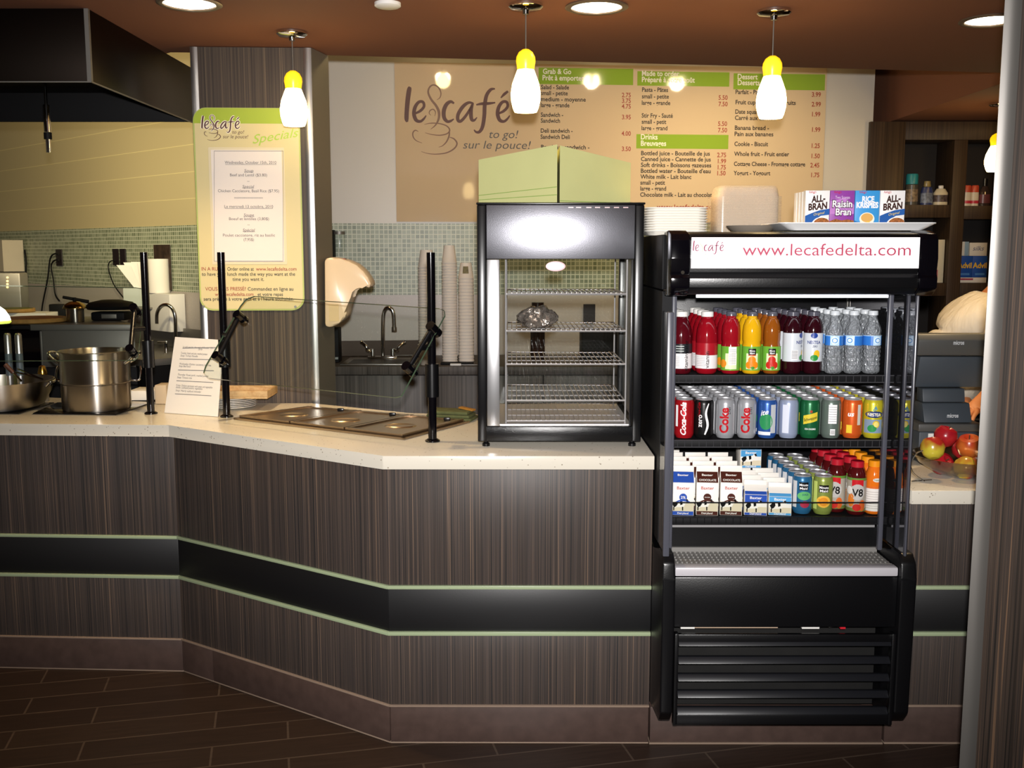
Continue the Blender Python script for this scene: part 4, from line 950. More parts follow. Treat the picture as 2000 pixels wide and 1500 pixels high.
def cereal(label, kind, x0, x1, y0, d, z0, h):
    t = thing('cereal_box', label, 'cereal box', ((x0+x1)/2, y0, z0), 0, 'small cereal boxes on the tray'); hw = (x1-x0)/2; y = -.0006
    base = {'bran': pm('e6e4e2', .4), 'raisin': pm('8a3f98', .4), 'rice': pm('3a92d0', .4)}[kind]
    MB(base).box(-hw, hw, 0, d, 0, h, .0008).build('carton', t)
    q = MB(); F = lambda a, b, l=0: Vector((a*hw, y-l, b*h)); fT = lambda cx, cz, l=.0004: (lambda u, v: Vector((cx*hw+u, y-l, cz*h+v)))
    q.m(pm('b02038')).text("Kellogg's", fT(-.45 if kind == 'bran' else -.4, .93), .009, align='C', fit=hw*.6, shear=.25, bold=.01)
    if kind == 'bran':
        q.m(pm('3d2622')).text('ALL-', lambda u, v: Vector((u+.05*hw, y-.0004, .70*h+v+.10*u)), .026, align='C', fit=hw*1.15, bold=.04); q.text('BRAN', lambda u, v: Vector((u+.02*hw, y-.0004, .50*h+v+.10*u)), .026, align='C', fit=hw*1.55, bold=.04)
        q.m(pm('2a5aa0')).poly([F(-1, .02), F(-1, .33), F(-.5, .40), F(.2, .48), F(1, .52), F(1, .36), F(.3, .33), F(-.2, .22), F(-.6, .1), F(-.8, .02)])
        q.m(pm('d8c24a')).text('Original', lambda u, v: Vector((u+.15*hw, y-.0006, .36*h+v+.2*u)), .010, align='C', fit=hw*.9, shear=.2)
        el = lambda r1, r2, cx, cz: [F(max(-1, min(1, cx+r1*math.cos(2*PI*k/28))), max(.015, cz+r2*math.sin(2*PI*k/28)), .0008) for k in range(28)]
        q.m(pm('f0ece4')).poly(el(.85, .25, .35, .05)); q.m(mat('bran_flakes', '#b06a34', .8, var=.7, vscale=260)).poly([p + Vector((0, -.0004, 0)) for p in el(.72, .18, .40, .10)])
    elif kind == 'raisin':
        q.m(pm('b77cc0')).poly([F(-.98, .38), F(.98, .38), F(.98, .62), F(.2, .80), F(-.98, .72)])
        q.m(pm('3a1838')).text('Raisin', fT(0, .555, .0006), .028, align='C', fit=hw*1.72, bold=.075); q.text('Bran', fT(.1, .345, .0006), .028, align='C', fit=hw*1.36, bold=.075)
        q.m(WP).text('Raisin', fT(0, .56, .0012), .027, align='C', fit=hw*1.62, bold=.02); q.text('Bran', fT(.1, .35, .0012), .027, align='C', fit=hw*1.26, bold=.02)
        q.m(pm('d8c6dc')).text('Two Scoops', fT(0, .78, .0008), .012, align='C', fit=hw*1.2)
        q.m(mat('bran_flakes', '#b06a34', .8, var=.7, vscale=260)).poly([F(-1, .015), F(1, .015), F(1, .20), F(.5, .24), F(0, .21), F(-.5, .25), F(-1, .19)])
    else:
        q.m(WP).text('RICE', fT(.05, .70), .022, align='C', fit=hw*1.0, bold=.04); q.text('KRISPIES', fT(0, .545), .022, align='C', fit=hw*1.8, bold=.05)
        q.m(pm('2468a8')).poly([F(-1, .015), F(1, .015), F(1, .10), F(.3, .16), F(-.4, .14), F(-1, .2)])
        el = lambda r1, r2, cx, cz, l: [F(cx+r1*math.cos(2*PI*k/24), max(.015, cz+r2*math.sin(2*PI*k/24)), l) for k in range(24)]
        q.m(pm('f0ead6')).poly(el(.62, .17, 0, .25, .0008)); q.m(pm('d8a860')).poly(el(.5, .12, 0, .28, .0012)); q.m(pm('e8c23c')).poly(el(.26, .08, .1, .10, .0014))
    q.build('front_print', t, fixn=False); return t
ZCB = ZT + .0102 + .0068; YC = 2.945; KZ = at(1650, 372, YC).z
for px0, px1, kd, lab in ((1573, 1620, 'bran', 'white and blue bran cereal box at the end beside the clear tubs'), (1621, 1668.5, 'raisin', 'purple raisin cereal box beside the white one'), (1670, 1717.5, 'rice', 'blue crisped rice cereal box'), (1719, 1767, 'bran', 'white and blue bran cereal box between the blue box and the tray end')):
    cereal(lab, kd, at(px0, 405, YC).x, at(px1, 405, YC).x, YC, .027, ZCB, KZ-ZCB)
for k in range(3):
    xl, xr = at(1573, 405, YC+.03*(k+1)).x-.012*(k+1)*0, at(1620, 405, YC+.03*(k+1)).x
    t = thing('cereal_box', 'white cereal box %s behind the end bran box' % ['directly', 'second', 'third'][k], 'cereal box', ((xl+xr)/2 - .009*(k+1), YC+.029*(k+1), ZCB), 0, 'cereal boxes in the row behind')
    MB(pm('e6e4e2', .4)).box(-(xr-xl)/2, (xr-xl)/2, 0, .027, 0, (KZ-ZCB)*.985, .0008).build('carton', t)
    MB(pm('2a5aa0')).box(-(xr-xl)/2+.002, (xr-xl)/2-.002, -.0008, -.0003, .002, (KZ-ZCB)*.4).build('front_print', t)
# =================================================================== GLASS WARMER on the worktop
wx0, wx1, wy0, wy1 = -.106, .400, 3.13, 3.60; WZ = .916
wtz = at(1100, 398, wy0).z - WZ; wh = at(1100, 506, wy0).z - WZ; wb = at(1100, 833, wy0).z - WZ
t = thing('food_warmer', 'black glass fronted food warmer with wire racks on the worktop', 'food warmer', ((wx0+wx1)/2, (wy0+wy1)/2, WZ))
hw = (wx1-wx0)/2; hd = (wy1-wy0)/2
RACK = mat('rack_wire', '#e4dfe2', .38, .7)
HDR = bump(mat('black_hammered_panel', '#7c7c82', .34, 1), 420, .3, .0006)
def wp(m, name, fn, lab=None, par=None):
    q = MB(m); fn(q); o = q.build(name, par or t)
    if lab: o['label'] = lab
    return o
wp(BLKH, 'base', lambda q: q.box(-hw+.004, hw-.004, -hd+.003, hd-.003, .016, wb, .004))
wp(RACK, 'floor_plate', lambda q: q.box(-hw+.03, hw-.03, -hd+.02, hd-.02, wb+.0005, wb+.004))
wp(HDR, 'header', lambda q: q.box(-hw+.028, hw-.028, -hd-.001, hd-.003, wh, wtz-.003, .002))
wp(BLK, 'top_plate', lambda q: q.box(-hw-.002, hw+.002, -hd-.003, hd+.002, wtz-.0025, wtz+.004, .002))
for sx in (-1, 1):
    for sy in (-1, 1): wp(BLK, 'corner_post', lambda q: q.box(min(sx*hw, sx*(hw-.0275)), max(sx*hw, sx*(hw-.0275)), min(sy*hd, sy*(hd-.025)), max(sy*hd, sy*(hd-.025)), .016 if sx else 0, wtz-.003, .004))
    wp(BLK, 'side_panel', lambda q: q.box(min(sx*hw, sx*(hw-.008)), max(sx*hw, sx*(hw-.008)), -hd+.026, hd-.026, wb+.0005, wtz-.003))
    wp(STEEL, 'side_lining', lambda q: q.box(min(sx*(hw-.0085), sx*(hw-.011)), max(sx*(hw-.0085), sx*(hw-.011)), -hd+.026, hd-.026, wb+.005, wh-.001), 'polished steel lining')
al = mat('door_aluminium', '#c9c9cb', .3, .9)
wp(al, 'door_stile', lambda q: q.box(-hw+.029, -hw+.068, -hd+.001, -hd+.012, wb+.001, wh-.001, .002), 'bright aluminium door stile')
wp(BLK, 'door_stile', lambda q: q.box(hw-.037, hw-.029, -hd+.001, -hd+.012, wb+.001, wh-.001, .001))
wp(GLASS, 'door_glass', lambda q: q.box(-hw+.069, hw-.038, -hd+.005, -hd+.009, wb+.001, wh-.001))
wp(GLASS, 'rear_glass', lambda q: q.box(-hw+.03, hw-.03, hd-.012, hd-.008, wb+.005, wh-.001))
slot = mat('vent_slot', '#c8a8a8', .3)
for px in (1115, 1130, 1150, 1167, 1186, 1204, 1222): wp(slot, 'vent_slot', lambda q: q.box(at(px-5, 405, wy0).x-t.location.x, at(px+5, 405, wy0).x-t.location.x, -hd-.0018, -hd-.0008, wtz-.0125, wtz-.0095))
for px, sz in ((1004, 1), (1222, -1)):
    pass
ux0, ux1 = at(988, 600, 3.17).x-t.location.x, at(1224, 600, 3.17).x-t.location.x; ry0, ry1 = -hd+.04, hd-.06
for x in (ux0, ux1):
    for y in (ry0, ry1): wp(RACK, 'rack_upright', lambda q: q.tube([(x, y, wb+.004), (x, y, wh-.002)], .0028, 8))
def rack(q, z):
    x0, x1, y0, y1 = ux0+.003, ux1-.003, ry0, ry1
    q.tube([(x0, y0, z), (x1, y0, z), (x1, y1, z), (x0, y1, z), (x0, y0, z)], .0028, 6)
    for y in (y0+.012, y0+.13, y0+.25): q.tube([(x0, y, z-.003), (x1, y, z-.003)], .002, 6)
    n = 24
    for k in range(1, n): x = x0+(x1-x0)*k/n; q.tube([(x, y0, z+.002), (x, y1, z+.002)], .0016, 5)
rz = [at(1100, y, 3.17).z-WZ for y in (574, 646, 711, 782, 822)]
for z in rz: wp(RACK, 'wire_rack', lambda q: rack(q, z))
for sx in (-1, 1):
    for sy in (-1, 1): wp(BLK, 'foot', lambda q: q.lathe([(0, 0), (.012, 0), (.012, .008), (.006, .012), (.006, .016), (0, .016)], (sx*(hw-.025), sy*(hd-.02), 0), 14))
ex = at(1085, 520, 3.14); ex = ex - Vector(t.location)
em = wp(WHITE, 'badge', lambda q: q.m(mat('badge_red', '#b0283c', .3)).lathe([(0, 0), (.030, 0), (.030, .002), (0, .002)], (0, 0, 0), 28, 1, .5) and q.m(WHITE).lathe([(0, .0022), (.0255, .0022), (.0255, .003), (0, .003)], (0, 0, 0), 28, 1, .42), 'white oval badge with red edge')
em.rotation_euler = (PI/2, 0, 0); em.location = (ex.x, -hd+.004, ex.z)
# foil parcel on the second rack
FOIL = bump(mat('crumpled_foil', '#b8aca4', .25, .75), 26, 1, .02)
q = MB(FOIL); nr, ns = 14, 22; rings = []
for i in range(nr+1):
    u = i/nr; r = math.sin(PI*min(max(u, .02), .98))**.55; ring = []
    for k in range(ns):
        a = 2*PI*k/ns; wv = 1+.13*math.sin(5*a+3*u*7)+.08*math.sin(9*a-u*11)
        zz = .036*r*wv*math.sin(a); jt = random.uniform(.86, 1.12); ring.append((-.065+.13*u+random.uniform(-.002, .002), .045*r*wv*jt*math.cos(a), max(zz*jt, -.030)+.031))
    rings.append(ring)
q.loft(rings)
FPX0 = at(1050, 640, 3.20)
tag(q.build('foil_parcel', loc=(FPX0.x, 3.245, WZ+rz[1]+.0046)), 'crumpled foil wrapped parcel on the second warmer rack', 'food parcel')
# lime green cartons on top of the warmer
LIME = mat('lime_card', '#bfc084', .7, var=.08, vscale=6)
LIMED = mat('lime_card_edge', '#7e9a4a', .7)
ZW = WZ + wtz + .0045
def carton_box(label, pA, pB, zA, zB, depth, side):
    """upright stack of folded green card: one big face from A to B, top edge sloping"""
    a, b = Vector((pA.x, pA.y, 0)), Vector((pB.x, pB.y, 0)); u = (b-a).normalized(); n = Vector((-u.y, u.x, 0))
    o = thing('green_card_box', label, 'carton', (a.x, a.y, ZW), 0, 'green cartons on the warmer'); q = MB(LIME); q.T = Matrix.Translation((-a.x, -a.y, -ZW))
    vs = [a, b, b+n*depth, a+n*depth]; zs = [zA, zB, zB, zA]
    vs = [a, b, b+Vector((0, depth, 0)), a+n*depth] if side < 0 else [a, b, b+n*depth, a+Vector((0, depth, 0))]
    V = [Vector((p.x, p.y, ZW)) for p in vs] + [Vector((p.x, p.y, z)) for p, z in zip(vs, zs)]
    F = q.add(V, [(3, 2, 1, 0), (4, 5, 6, 7), (0, 1, 5, 4), (1, 2, 6, 5), (2, 3, 7, 6), (3, 0, 4, 7)])
    q.build('carton', o)
    q = MB(LIMED); q.T = Matrix.Translation((-a.x, -a.y, -ZW)); m = u*-.0 - n*.0012
    for f in ((.10, .104), (.20, .204)) if side < 0 else ((.03, .034),):
        h = [(zA-ZW)*f[0], (zB-ZW)*f[0]*(1.35 if side < 0 else 1)]
        q.add([a+m+Vector((0, 0, ZW+h[0])), b+m+Vector((0, 0, ZW+h[1])), b+m+Vector((0, 0, ZW+h[1]+.002)), a+m+Vector((0, 0, ZW+h[0]+.002))], [(0, 1, 2, 3)])
    q.build('fold_line', o); return o
A_, B_ = at(935, 390, 3.30), at(1088, 390, 3.17); carton_box('lime green carton on the warmer nearer the logo', A_, B_, at(935, 312, 3.30).z, at(1080, 282, 3.17).z, .20, -1)
A_, B_ = at(1093, 392, 3.17), at(1231, 392, 3.30); carton_box('lime green carton on the warmer nearer the price columns', A_, B_, at(1097, 284, 3.17).z, at(1231, 318, 3.30).z, .20, 1)
# =================================================================== SNEEZE GUARDS
ZP = .9155
def post_at(px, py): p = atz(px, py, ZP); return Vector((p.x, p.y, ZP))
P1, P2, P3 = post_at(295, 808), post_at(443, 814), post_at(845, 862)
def post(t, P, zs0, zs1, ztop=1.515):
    T = Matrix.Translation(-Vector(t.location)); q = MB(BLKG); q.T = T; q.tube([P, P + Vector((0, 0, ztop-ZP))], .0135, 18); po = q.build('post', t)
    q = MB(BLKG); q.T = T; q.lathe([(0, 0), (.024, 0), (.024, .004), (.016, .009), (0, .009)], tuple(P), 24); q.build('foot_flange', po)
    q = MB(BLK); q.T = T; q.tube([P + Vector((0, 0, zs0-ZP)), P + Vector((0, 0, zs1-ZP))], .0215, 18); q.build('clamp_sleeve', po); return T
def guard(t, e, P0, pane_px, arms, th=.006):
    T = Matrix.Translation(-Vector(t.location)); e = Vector(e).normalized(); n = Vector((-e.y, e.x, 0)); 
    if n.y < 0: n = -n
    wv = (n*math.sin(R(34)) + Vector((0, 0, math.cos(R(34))))).normalized(); N = e.cross(wv).normalized()
    if N.y > 0: N = -N
    pts = [onplane(px, py, P0, N) for px, py in pane_px]
    q = MB(GLASSG); q.T = T; k = len(pts)
    q.add([p + N*th/2 for p in pts] + [p - N*th/2 for p in pts], [tuple(range(k)), tuple(range(2*k-1, k-1, -1))]); pa = q.build('glass_pane', t, fixn=False)
    q = MB(GEDGE); q.T = T
    q.add([p + N*th/2 for p in pts] + [p - N*th/2 for p in pts], [(i, (i+1) % k, k+(i+1) % k, k+i) for i in range(k)]); q.build('pane_edge', pa)
    for (a, b, P) in arms:
        A, B = onplane(*a, P0, N), onplane(*b, P0, N); A, B = A + N*.018, B + N*.018
        q = MB(BLK); q.T = T; q.tube([A, B], .009, 10); ar = q.build('clamp_arm', t)
        for X in (A, B):
            q = MB(BLKG); q.T = T; q.tube([X - N*.012, X + N*.016], .0155, 16); q.tube([X - N*.036, X - N*.024], .0155, 16); q.build('clamp_knob', ar)
        M_ = (A+B)/2; zc = M_.z; q = MB(BLK); q.T = T; q.tube([M_, Vector((P.x, P.y, zc))], .010, 10); q.build('bracket', ar)
t = thing('sneeze_guard', 'slanted clear glass sneeze guard on two black posts over the food wells', 'sneeze guard', tuple((P2+P3)/2))
for P, zz in ((P2, (1.10, 1.20)), (P3, (1.06, 1.165))): post(t, P, *zz)
e = P3-P2; e.z = 0; en = Vector((-e.y, e.x, 0)).normalized()
guard(t, e, (P2+P3)/2 + Vector((0, 0, 1.215-ZP)) - en*.03, [(398, 728), (402, 715), (470, 598), (481, 585), (497, 579), (858, 603), (868, 607), (869, 617), (790, 764), (784, 774), (772, 777), (408, 739)],
      [((432, 702), (473, 622), P2), ((803, 724), (850, 646), P3)])
t = thing('sneeze_guard', 'clear glass sneeze guard on a black post beside the stock pot', 'sneeze guard', tuple(P1))
post(t, P1, 1.09, 1.19)
guard(t, (1, -.04, 0), P1 + Vector((-.02, -.03, 1.215-ZP)), [(-150, 706), (-150, 556), (265, 562), (276, 564), (281, 575), (270, 697), (262, 704)], [((259, 688), (266, 608), P1)])
# =================================================================== FOOD WELLS let into the worktop
c4 = [atz(*p, .918) for p in ((456, 818), (789, 858), (918, 824), (604, 798))]
tw_ = thing('food_well_unit', 'stainless food well unit with three lidded pans sunk in the worktop', 'food well', tuple((c4[0]+c4[1]+c4[2]+c4[3])/4 - Vector((0, 0, .0025))))
TT = Matrix.Translation(-Vector(tw_.location))
def bil(u, v, z): 
    p = (c4[0]*(1-u)+c4[1]*u)*(1-v) + (c4[3]*(1-u)+c4[2]*u)*v; return Vector((p.x, p.y, z))
PANS = mat('pan_steel', '#c2b09c', .3, 1)
def qslab(q, u0, u1, v0, v1, z0, z1):
    q.add([bil(u0, v0, z0), bil(u1, v0, z0), bil(u1, v1, z0), bil(u0, v1, z0), bil(u0, v0, z1), bil(u1, v0, z1), bil(u1, v1, z1), bil(u0, v1, z1)], [(3, 2, 1, 0), (4, 5, 6, 7), (0, 1, 5, 4), (1, 2, 6, 5), (2, 3, 7, 6), (3, 0, 4, 7)])
q = MB(PANS); q.T = TT; qslab(q, 0, 1, 0, 1, .9155, .9185)
for a in ((0, 1, 0, .025), (0, 1, .975, 1), (0, .012, 0, 1), (.988, 1, 0, 1)): qslab(q, *a, .9185, .922)
q.build('steel_frame', tw_)
for k in range(3):
    u0, u1 = .018+k*.3225, .018+k*.3225+.315
    q = MB(PANS); q.T = TT; qslab(q, u0, u1, .04, .96, .9186, .926); qslab(q, u0, u0+.02, .04, .96, .926, .931); qslab(q, u1-.02, u1, .04, .96, .926, .931); qslab(q, u0+.02, u1-.02, .04, .09, .926, .930); qslab(q, u0+.02, u1-.02, .91, .96, .926, .930)
    lid = q.build('pan_lid', tw_)
    q = MB(PANS); q.T = TT; cc = bil((u0+u1)/2, .42, .926); q.lathe([(.055, 0), (.05, .003), (.042, .0005), (0, .0005)], tuple(cc), 24, 1, .7); q.build('grip_recess', lid)
    q = MB(BLK); q.T = TT; q.box(-.012, .012, -.006, .006, 0, .012, .003)
    hnd = bil(u1-.06, .86, .9262); 
    for v in q.bm.verts: v.co = v.co + hnd
    q.build('lid_knob', lid)
GT = mat('olive_cloth', '#5a5f38', .9, var=.3, vscale=40)
p = atz(865, 822, .917); q = MB(GT)
for k in range(3): q.box(-.085+.004*k, .085-.006*k, -.05, .05-.006*k, .012*k, .012*k+.0115, .004)
o = q.build('folded_cloth', loc=(p.x+.03, 3.655, .9165)); o.rotation_euler = (0, 0, R(-14)); tag(o, 'folded olive green cloth on the worktop behind the sneeze guard post', 'cloth')
q = MB(mat('amber_card', '#9a6a24', .6)); q.box(-.03, .03, -.012, .012, 0, .006, .001)
o = q.build('amber_packet', loc=(p.x+.085, 3.65, .9525)); o.rotation_euler = (0, R(6), R(-30)); tag(o, 'small amber packet lying on the folded olive cloth', 'packet')
# =================================================================== COOKING COUNTER (left)
ZK = .9155
HOB = mat('black_ceramic', '#0a0a0c', .08, spec=.6)
def hob(label, px4):
    p4 = [atz(*p, .917) for p in px4]; c = sum(p4, Vector())/4
    t = thing('induction_hob', label, 'hob', (c.x, c.y, ZK), 0, 'induction hobs'); T = Matrix.Translation(-Vector(t.location))
    q = MB(HOB); q.T = T; q.prism([tuple(p.xy) for p in p4], ZK+.0005, ZK+.006, .001); g = q.build('glass_plate', t)
    q = MB(STEELD); q.T = T; o4 = [c + (p-c)*1.02 for p in p4]; q.prism([tuple(p.xy) for p in o4], ZK, ZK+.002); q.build('steel_frame', t); return t
hob('black ceramic hob under the stock pot', ((64, 809), (226, 811), (287, 791), (112, 788)))
hob('black ceramic hob under the shallow pan', ((-130, 806), (36, 809), (106, 788), (-60, 786)))
zk = ZK+.0065
pc = atz(190, 797, zk); PR = (at(255, 760, pc.y).x - at(124, 760, pc.y).x)/2
t = thing('stock_pot', 'tall stainless stock pot with steamer insert on the black hob', 'pot', (pc.x, pc.y, zk))
hz = [at(190, y, pc.y).z - zk for y in (745, 684)]
POT = mat('pot_steel', '#b0aaa2', .33, 1, aniso=.92); setin(POT.node_tree.nodes['Principled BSDF'], ['Anisotropic Rotation'], .25)
MB(POT).lathe([(0, 0), (PR*.94, 0), (PR*.97, .006), (PR*.97, hz[0]-.004), (PR*.955, hz[0]-.004), (PR*.955, .01), (0, .01)], seg=48).build('lower_pot', t)
MB(POT).lathe([(0, hz[0]-.003), (PR*.97, hz[0]-.003), (PR*1.0, hz[0]+.001), (PR*1.0, hz[0]+.006), (PR*.98, hz[0]+.01), (PR*.98, hz[1]-.004), (PR*1.02, hz[1]), (PR*.97, hz[1]), (PR*.95, hz[1]-.006), (PR*.95, hz[0]+.01), (0, hz[0]+.008)], seg=48).build('steamer_insert', t)
for sx in (-1, 1):
    z = hz[1]-.012
    pts = smoothpts([(sx*PR*.97, -.03, z-.035), (sx*(PR+.018), -.03, z-.02), (sx*(PR+.034), -.028, z), (sx*(PR+.040), 0, z+.004), (sx*(PR+.034), .028, z), (sx*(PR+.018), .03, z-.02), (sx*PR*.97, .03, z-.035)], 5)
    MB(CHROME).tube(pts, .0055, 10).build('handle', t)
    z = hz[0]+.004
    pts = smoothpts([(sx*PR*.97, .02, z), (sx*(PR+.03), .02, z), (sx*(PR+.034), .03, z+.03), (sx*(PR+.030), .04, z+.05)], 5)
    MB(CHROME).tube(pts, .004, 8).build('lower_handle', t)
pp = atz(4, 796, zk); r0 = at(98, 745, pp.y).x - pp.x
t = thing('saute_pan', 'shallow steel pan holding a wooden handled spoon on the hob', 'pan', (pp.x, pp.y, zk)); hp = at(20, 742, pp.y).z - zk
MB(POT).lathe([(0, 0), (r0*.62, 0), (r0*.78, .012), (r0*.93, hp*.55), (r0*1.0, hp), (r0*.985, hp), (r0*.90, hp*.55), (r0*.74, .02), (0, .008)], seg=44).build('bowl', t)
MB(CHROME).tube(smoothpts([(r0*.96, -.02, hp*.8), (r0*1.05, -.02, hp*.95), (r0*1.07, 0, hp*.95), (r0*1.05, .02, hp*.95), (r0*.96, .02, hp*.8)], 5), .005, 8).build('loop_handle', t)
def rod(name, label, cat, a, b, Y, r, m, tip=None):
    A, Bb = at(*a, Y), at(*b, Y); q = MB(m); q.tube([Vector((0, 0, 0)), Bb-A], r, 10); o = q.build(name, loc=tuple(A)); tag(o, label, cat); return o
t = thing('cooking_spoon', 'wooden handled steel spoon resting in the shallow pan', 'spoon', tuple(at(42, 744, pp.y)))
A = Vector(t.location)
MB(mat('red_brown_wood', '#4e2a1c', .5)).tube([at(26, 728, pp.y)-A, at(10, 712, pp.y)-A], [.007, .009], 10).build('wooden_handle', t)
MB(CHROME).tube([at(42, 744, pp.y)-A, at(26, 728, pp.y)-A], .004, 8).build('steel_neck', t)
t = thing('kitchen_tongs', 'thin steel tongs leaning out of the shallow pan', 'tongs', tuple(at(84, 741, pp.y+.05))); A = Vector(t.location)
MB(CHROME).tube([(0, 0, 0), at(34, 720, pp.y+.05)-A], .003, 8).build('upper_arm', t); MB(CHROME).tube([Vector((0, 0, 0)), at(30, 726, pp.y+.04)-A], .003, 8).build('lower_arm', t)
p = atz(84, 752, ZK); t = thing('salt_shaker', 'small brass topped shaker behind the shallow pan', 'shaker', (at(84, 745, 4.10).x, 4.10, ZK)); zz = at(84, 713, 4.10).z-ZK
MB(STEELD).lathe([(0, 0), (.018, 0), (.02, .004), (.018, zz*.7), (0, zz*.7)], seg=20).build('body', t); MB(mat('brass', '#b08a3a', .2, 1)).lathe([(.018, zz*.7), (.019, zz*.8), (.012, zz*.97), (0, zz)], seg=20).build('cap', t)
for k, px in enumerate((17, 38)):
    Yf = 3.98; b0 = ZK; zz = at(px, 650, Yf).z - b0
    t = thing('steel_flask', ['tall steel flask at the frame edge behind the shallow pan', 'tall steel flask nearer the stock pot behind the shallow pan'][k], 'flask', (at(px, 700, Yf).x, Yf, b0), 0, 'steel flasks behind the pan')
    MB(STEEL).lathe([(0, 0), (.0125, 0), (.013, .004), (.013, zz-.01), (.010, zz-.002), (0, zz)], seg=20).build('body', t)
    MB(mat('bluish_label', '#4e5a62', .3)).lathe([(.0133, zz*.42), (.0136, zz*.42), (.0136, zz*.72), (.0133, zz*.72)], seg=20).build('label_band', t)
# card in a clear stand
q4 = [(321, 806), (425, 814), (436, 664), (342, 658)]
b0, b1 = atz(321, 806, ZK+.001), atz(425, 814, ZK+.001); e = (b1-b0).normalized(); N0 = Vector((e.y, -e.x, 0)); lean = (Vector((0, 0, 1))*math.cos(R(14)) - N0*math.sin(R(14))).normalized(); NC = e.cross(lean); NC = NC if NC.y < 0 else -NC
t = thing('specials_card', 'white weekly menu card in a leaning clear stand on the worktop', 'card', tuple((b0+b1)/2)); T = Matrix.Translation(-Vector(t.location))
CPT = [onplane(*p, b0, NC) for p in q4]
q = MB(PAPER); q.T = T; q.add([p for p in CPT] + [p - NC*.003 for p in CPT], [(0, 1, 2, 3), (7, 6, 5, 4)] + [(i, (i+1) % 4, 4+(i+1) % 4, 4+i) for i in range(4)]); q.build('card', t)
def cfn(px, py): P = onplane(px, py, b0, NC) + NC*.0008; return lambda u, v: P + e*u + lean*v
q = MB(GREYINK); q.T = T; kc = (b1-b0).length/104
for st_, px, py, ft_ in (('Le café specials, the week of October 12th-15th', 357, 679, 66), ('2010', 387, 684, 8), ('Tuesday: Steak and pita, mashed potato', 353, 691, 52), ('Soup: Turkey Noodle', 352.5, 696, 34), ('Wednesday: Chicken cacciatore, basil rice', 350, 712, 62), ('Soup: Beef lentil', 349.5, 716.5, 23), ('Thursday: Roast pork, mashed potato', 347, 733, 60), ('Soup: Tomato rice', 346, 738.5, 29), ('Friday: Chicken parmesan with pasta and vegetables', 344, 754, 71), ('dinner, scalloped potato, vegetables', 343.5, 758, 52), ('Soup: Hearty seafood chowder', 343, 764, 50)):
    q.text(st_, cfn(px, py), 4.3*kc, fit=ft_*kc, shear=.2)
for x0_, y0_, x1_, y1_ in ((351, 701, 420, 702.5), (348, 722.5, 418, 724), (345, 743.5, 417, 747), (342, 769, 413, 773), (357, 680, 424, 678.6)):
    q.poly([onplane(x0_, y0_+.6, b0, NC)+NC*.0008, onplane(x1_, y1_+.6, b0, NC)+NC*.0008, onplane(x1_, y1_-.4, b0, NC)+NC*.0008, onplane(x0_, y0_-.4, b0, NC)+NC*.0008])
q.build('lettering', t, fixn=False)
q = MB(GLASS); q.T = T; bk = (CPT[2]+CPT[3])/2 - NC*.006; m_ = (b0+b1)/2
q.add([b0 - NC*.0045, b1 - NC*.0045, b1 - N0*.085, b0 - N0*.085, CPT[3]*.7+b0*.3 - NC*.0045, CPT[2]*.7+b1*.3 - NC*.0045], [(4, 5, 2, 3), (0, 1, 5, 4)]); q.build('clear_stand', t)
# plates, wooden tray, foam boxes
YP = 3.93; pw = at(500, 795, YP).x; px_ = at(456, 795, YP).x; pr_ = pw-px_
q = MB(mat('white_china', '#e2ddd4', .2)); q.lathe([(0, 0), (pr_*.55, 0), (pr_*.6, .002), (pr_*1.0, .0105), (pr_*.995, .0125), (pr_*.60, .0055), (0, .0045)], seg=40); pl0 = tag(q.build('dinner_plate'), 'white dinner plate in the stack under the wooden tray', 'plate', 'stacked white plates')
for k in range(6):
    o = pl0 if k == 0 else pl0.copy()
    if k: COL.objects.link(o)
    o.location = (px_, YP, ZK+.0008+k*.0065)
t = thing('wooden_tray', 'pale wooden tray lying on the stack of white plates', 'tray', (at(476, 775, YP).x, YP+.02, ZK+.0465)); WPAL = wood('pale_wood', [(.3, '#b08a58'), (.6, '#c8a878')], 30, .6, 30)
wl = at(532, 770, YP).x-at(420, 770, YP).x
MB(WPAL).box(-wl/2, wl/2, -.10, .07, 0, .008, .001).build('base', t)
for a in ((-wl/2, wl/2, -.10, -.092), (-wl/2, wl/2, .062, .07), (-wl/2, -wl/2+.008, -.0915, .0615), (wl/2-.008, wl/2, -.0915, .0615)): MB(WPAL).box(*a, .0082, .030, .001).build('side', t)
def foambox(px0, px1, y0, y1, Y, d, label, nm='foam_box', m=FOAM):
    a, b = at(px0, y1, Y), at(px1, y1, Y); zt_ = at(px0, y0, Y).z
    o = MB(m).box(0, b.x-a.x, 0, d, 0, zt_-ZK-.001, .004).build(nm, loc=(a.x, Y, ZK+.0008)); return tag(o, label, 'box')
foambox(252, 300, 763, 790, 4.12, .12, 'white foam box on the worktop behind the first guard post')
foambox(303, 326, 752, 792, 4.02, .08, 'beige cardboard box half hidden behind the menu card', 'cardboard_box', mat('beige_card', '#c8b496', .7))
# =================================================================== KITCHEN BEHIND
def lw(px, py, lift=.02): return onplane(px, py, WL + LN*lift, LN)
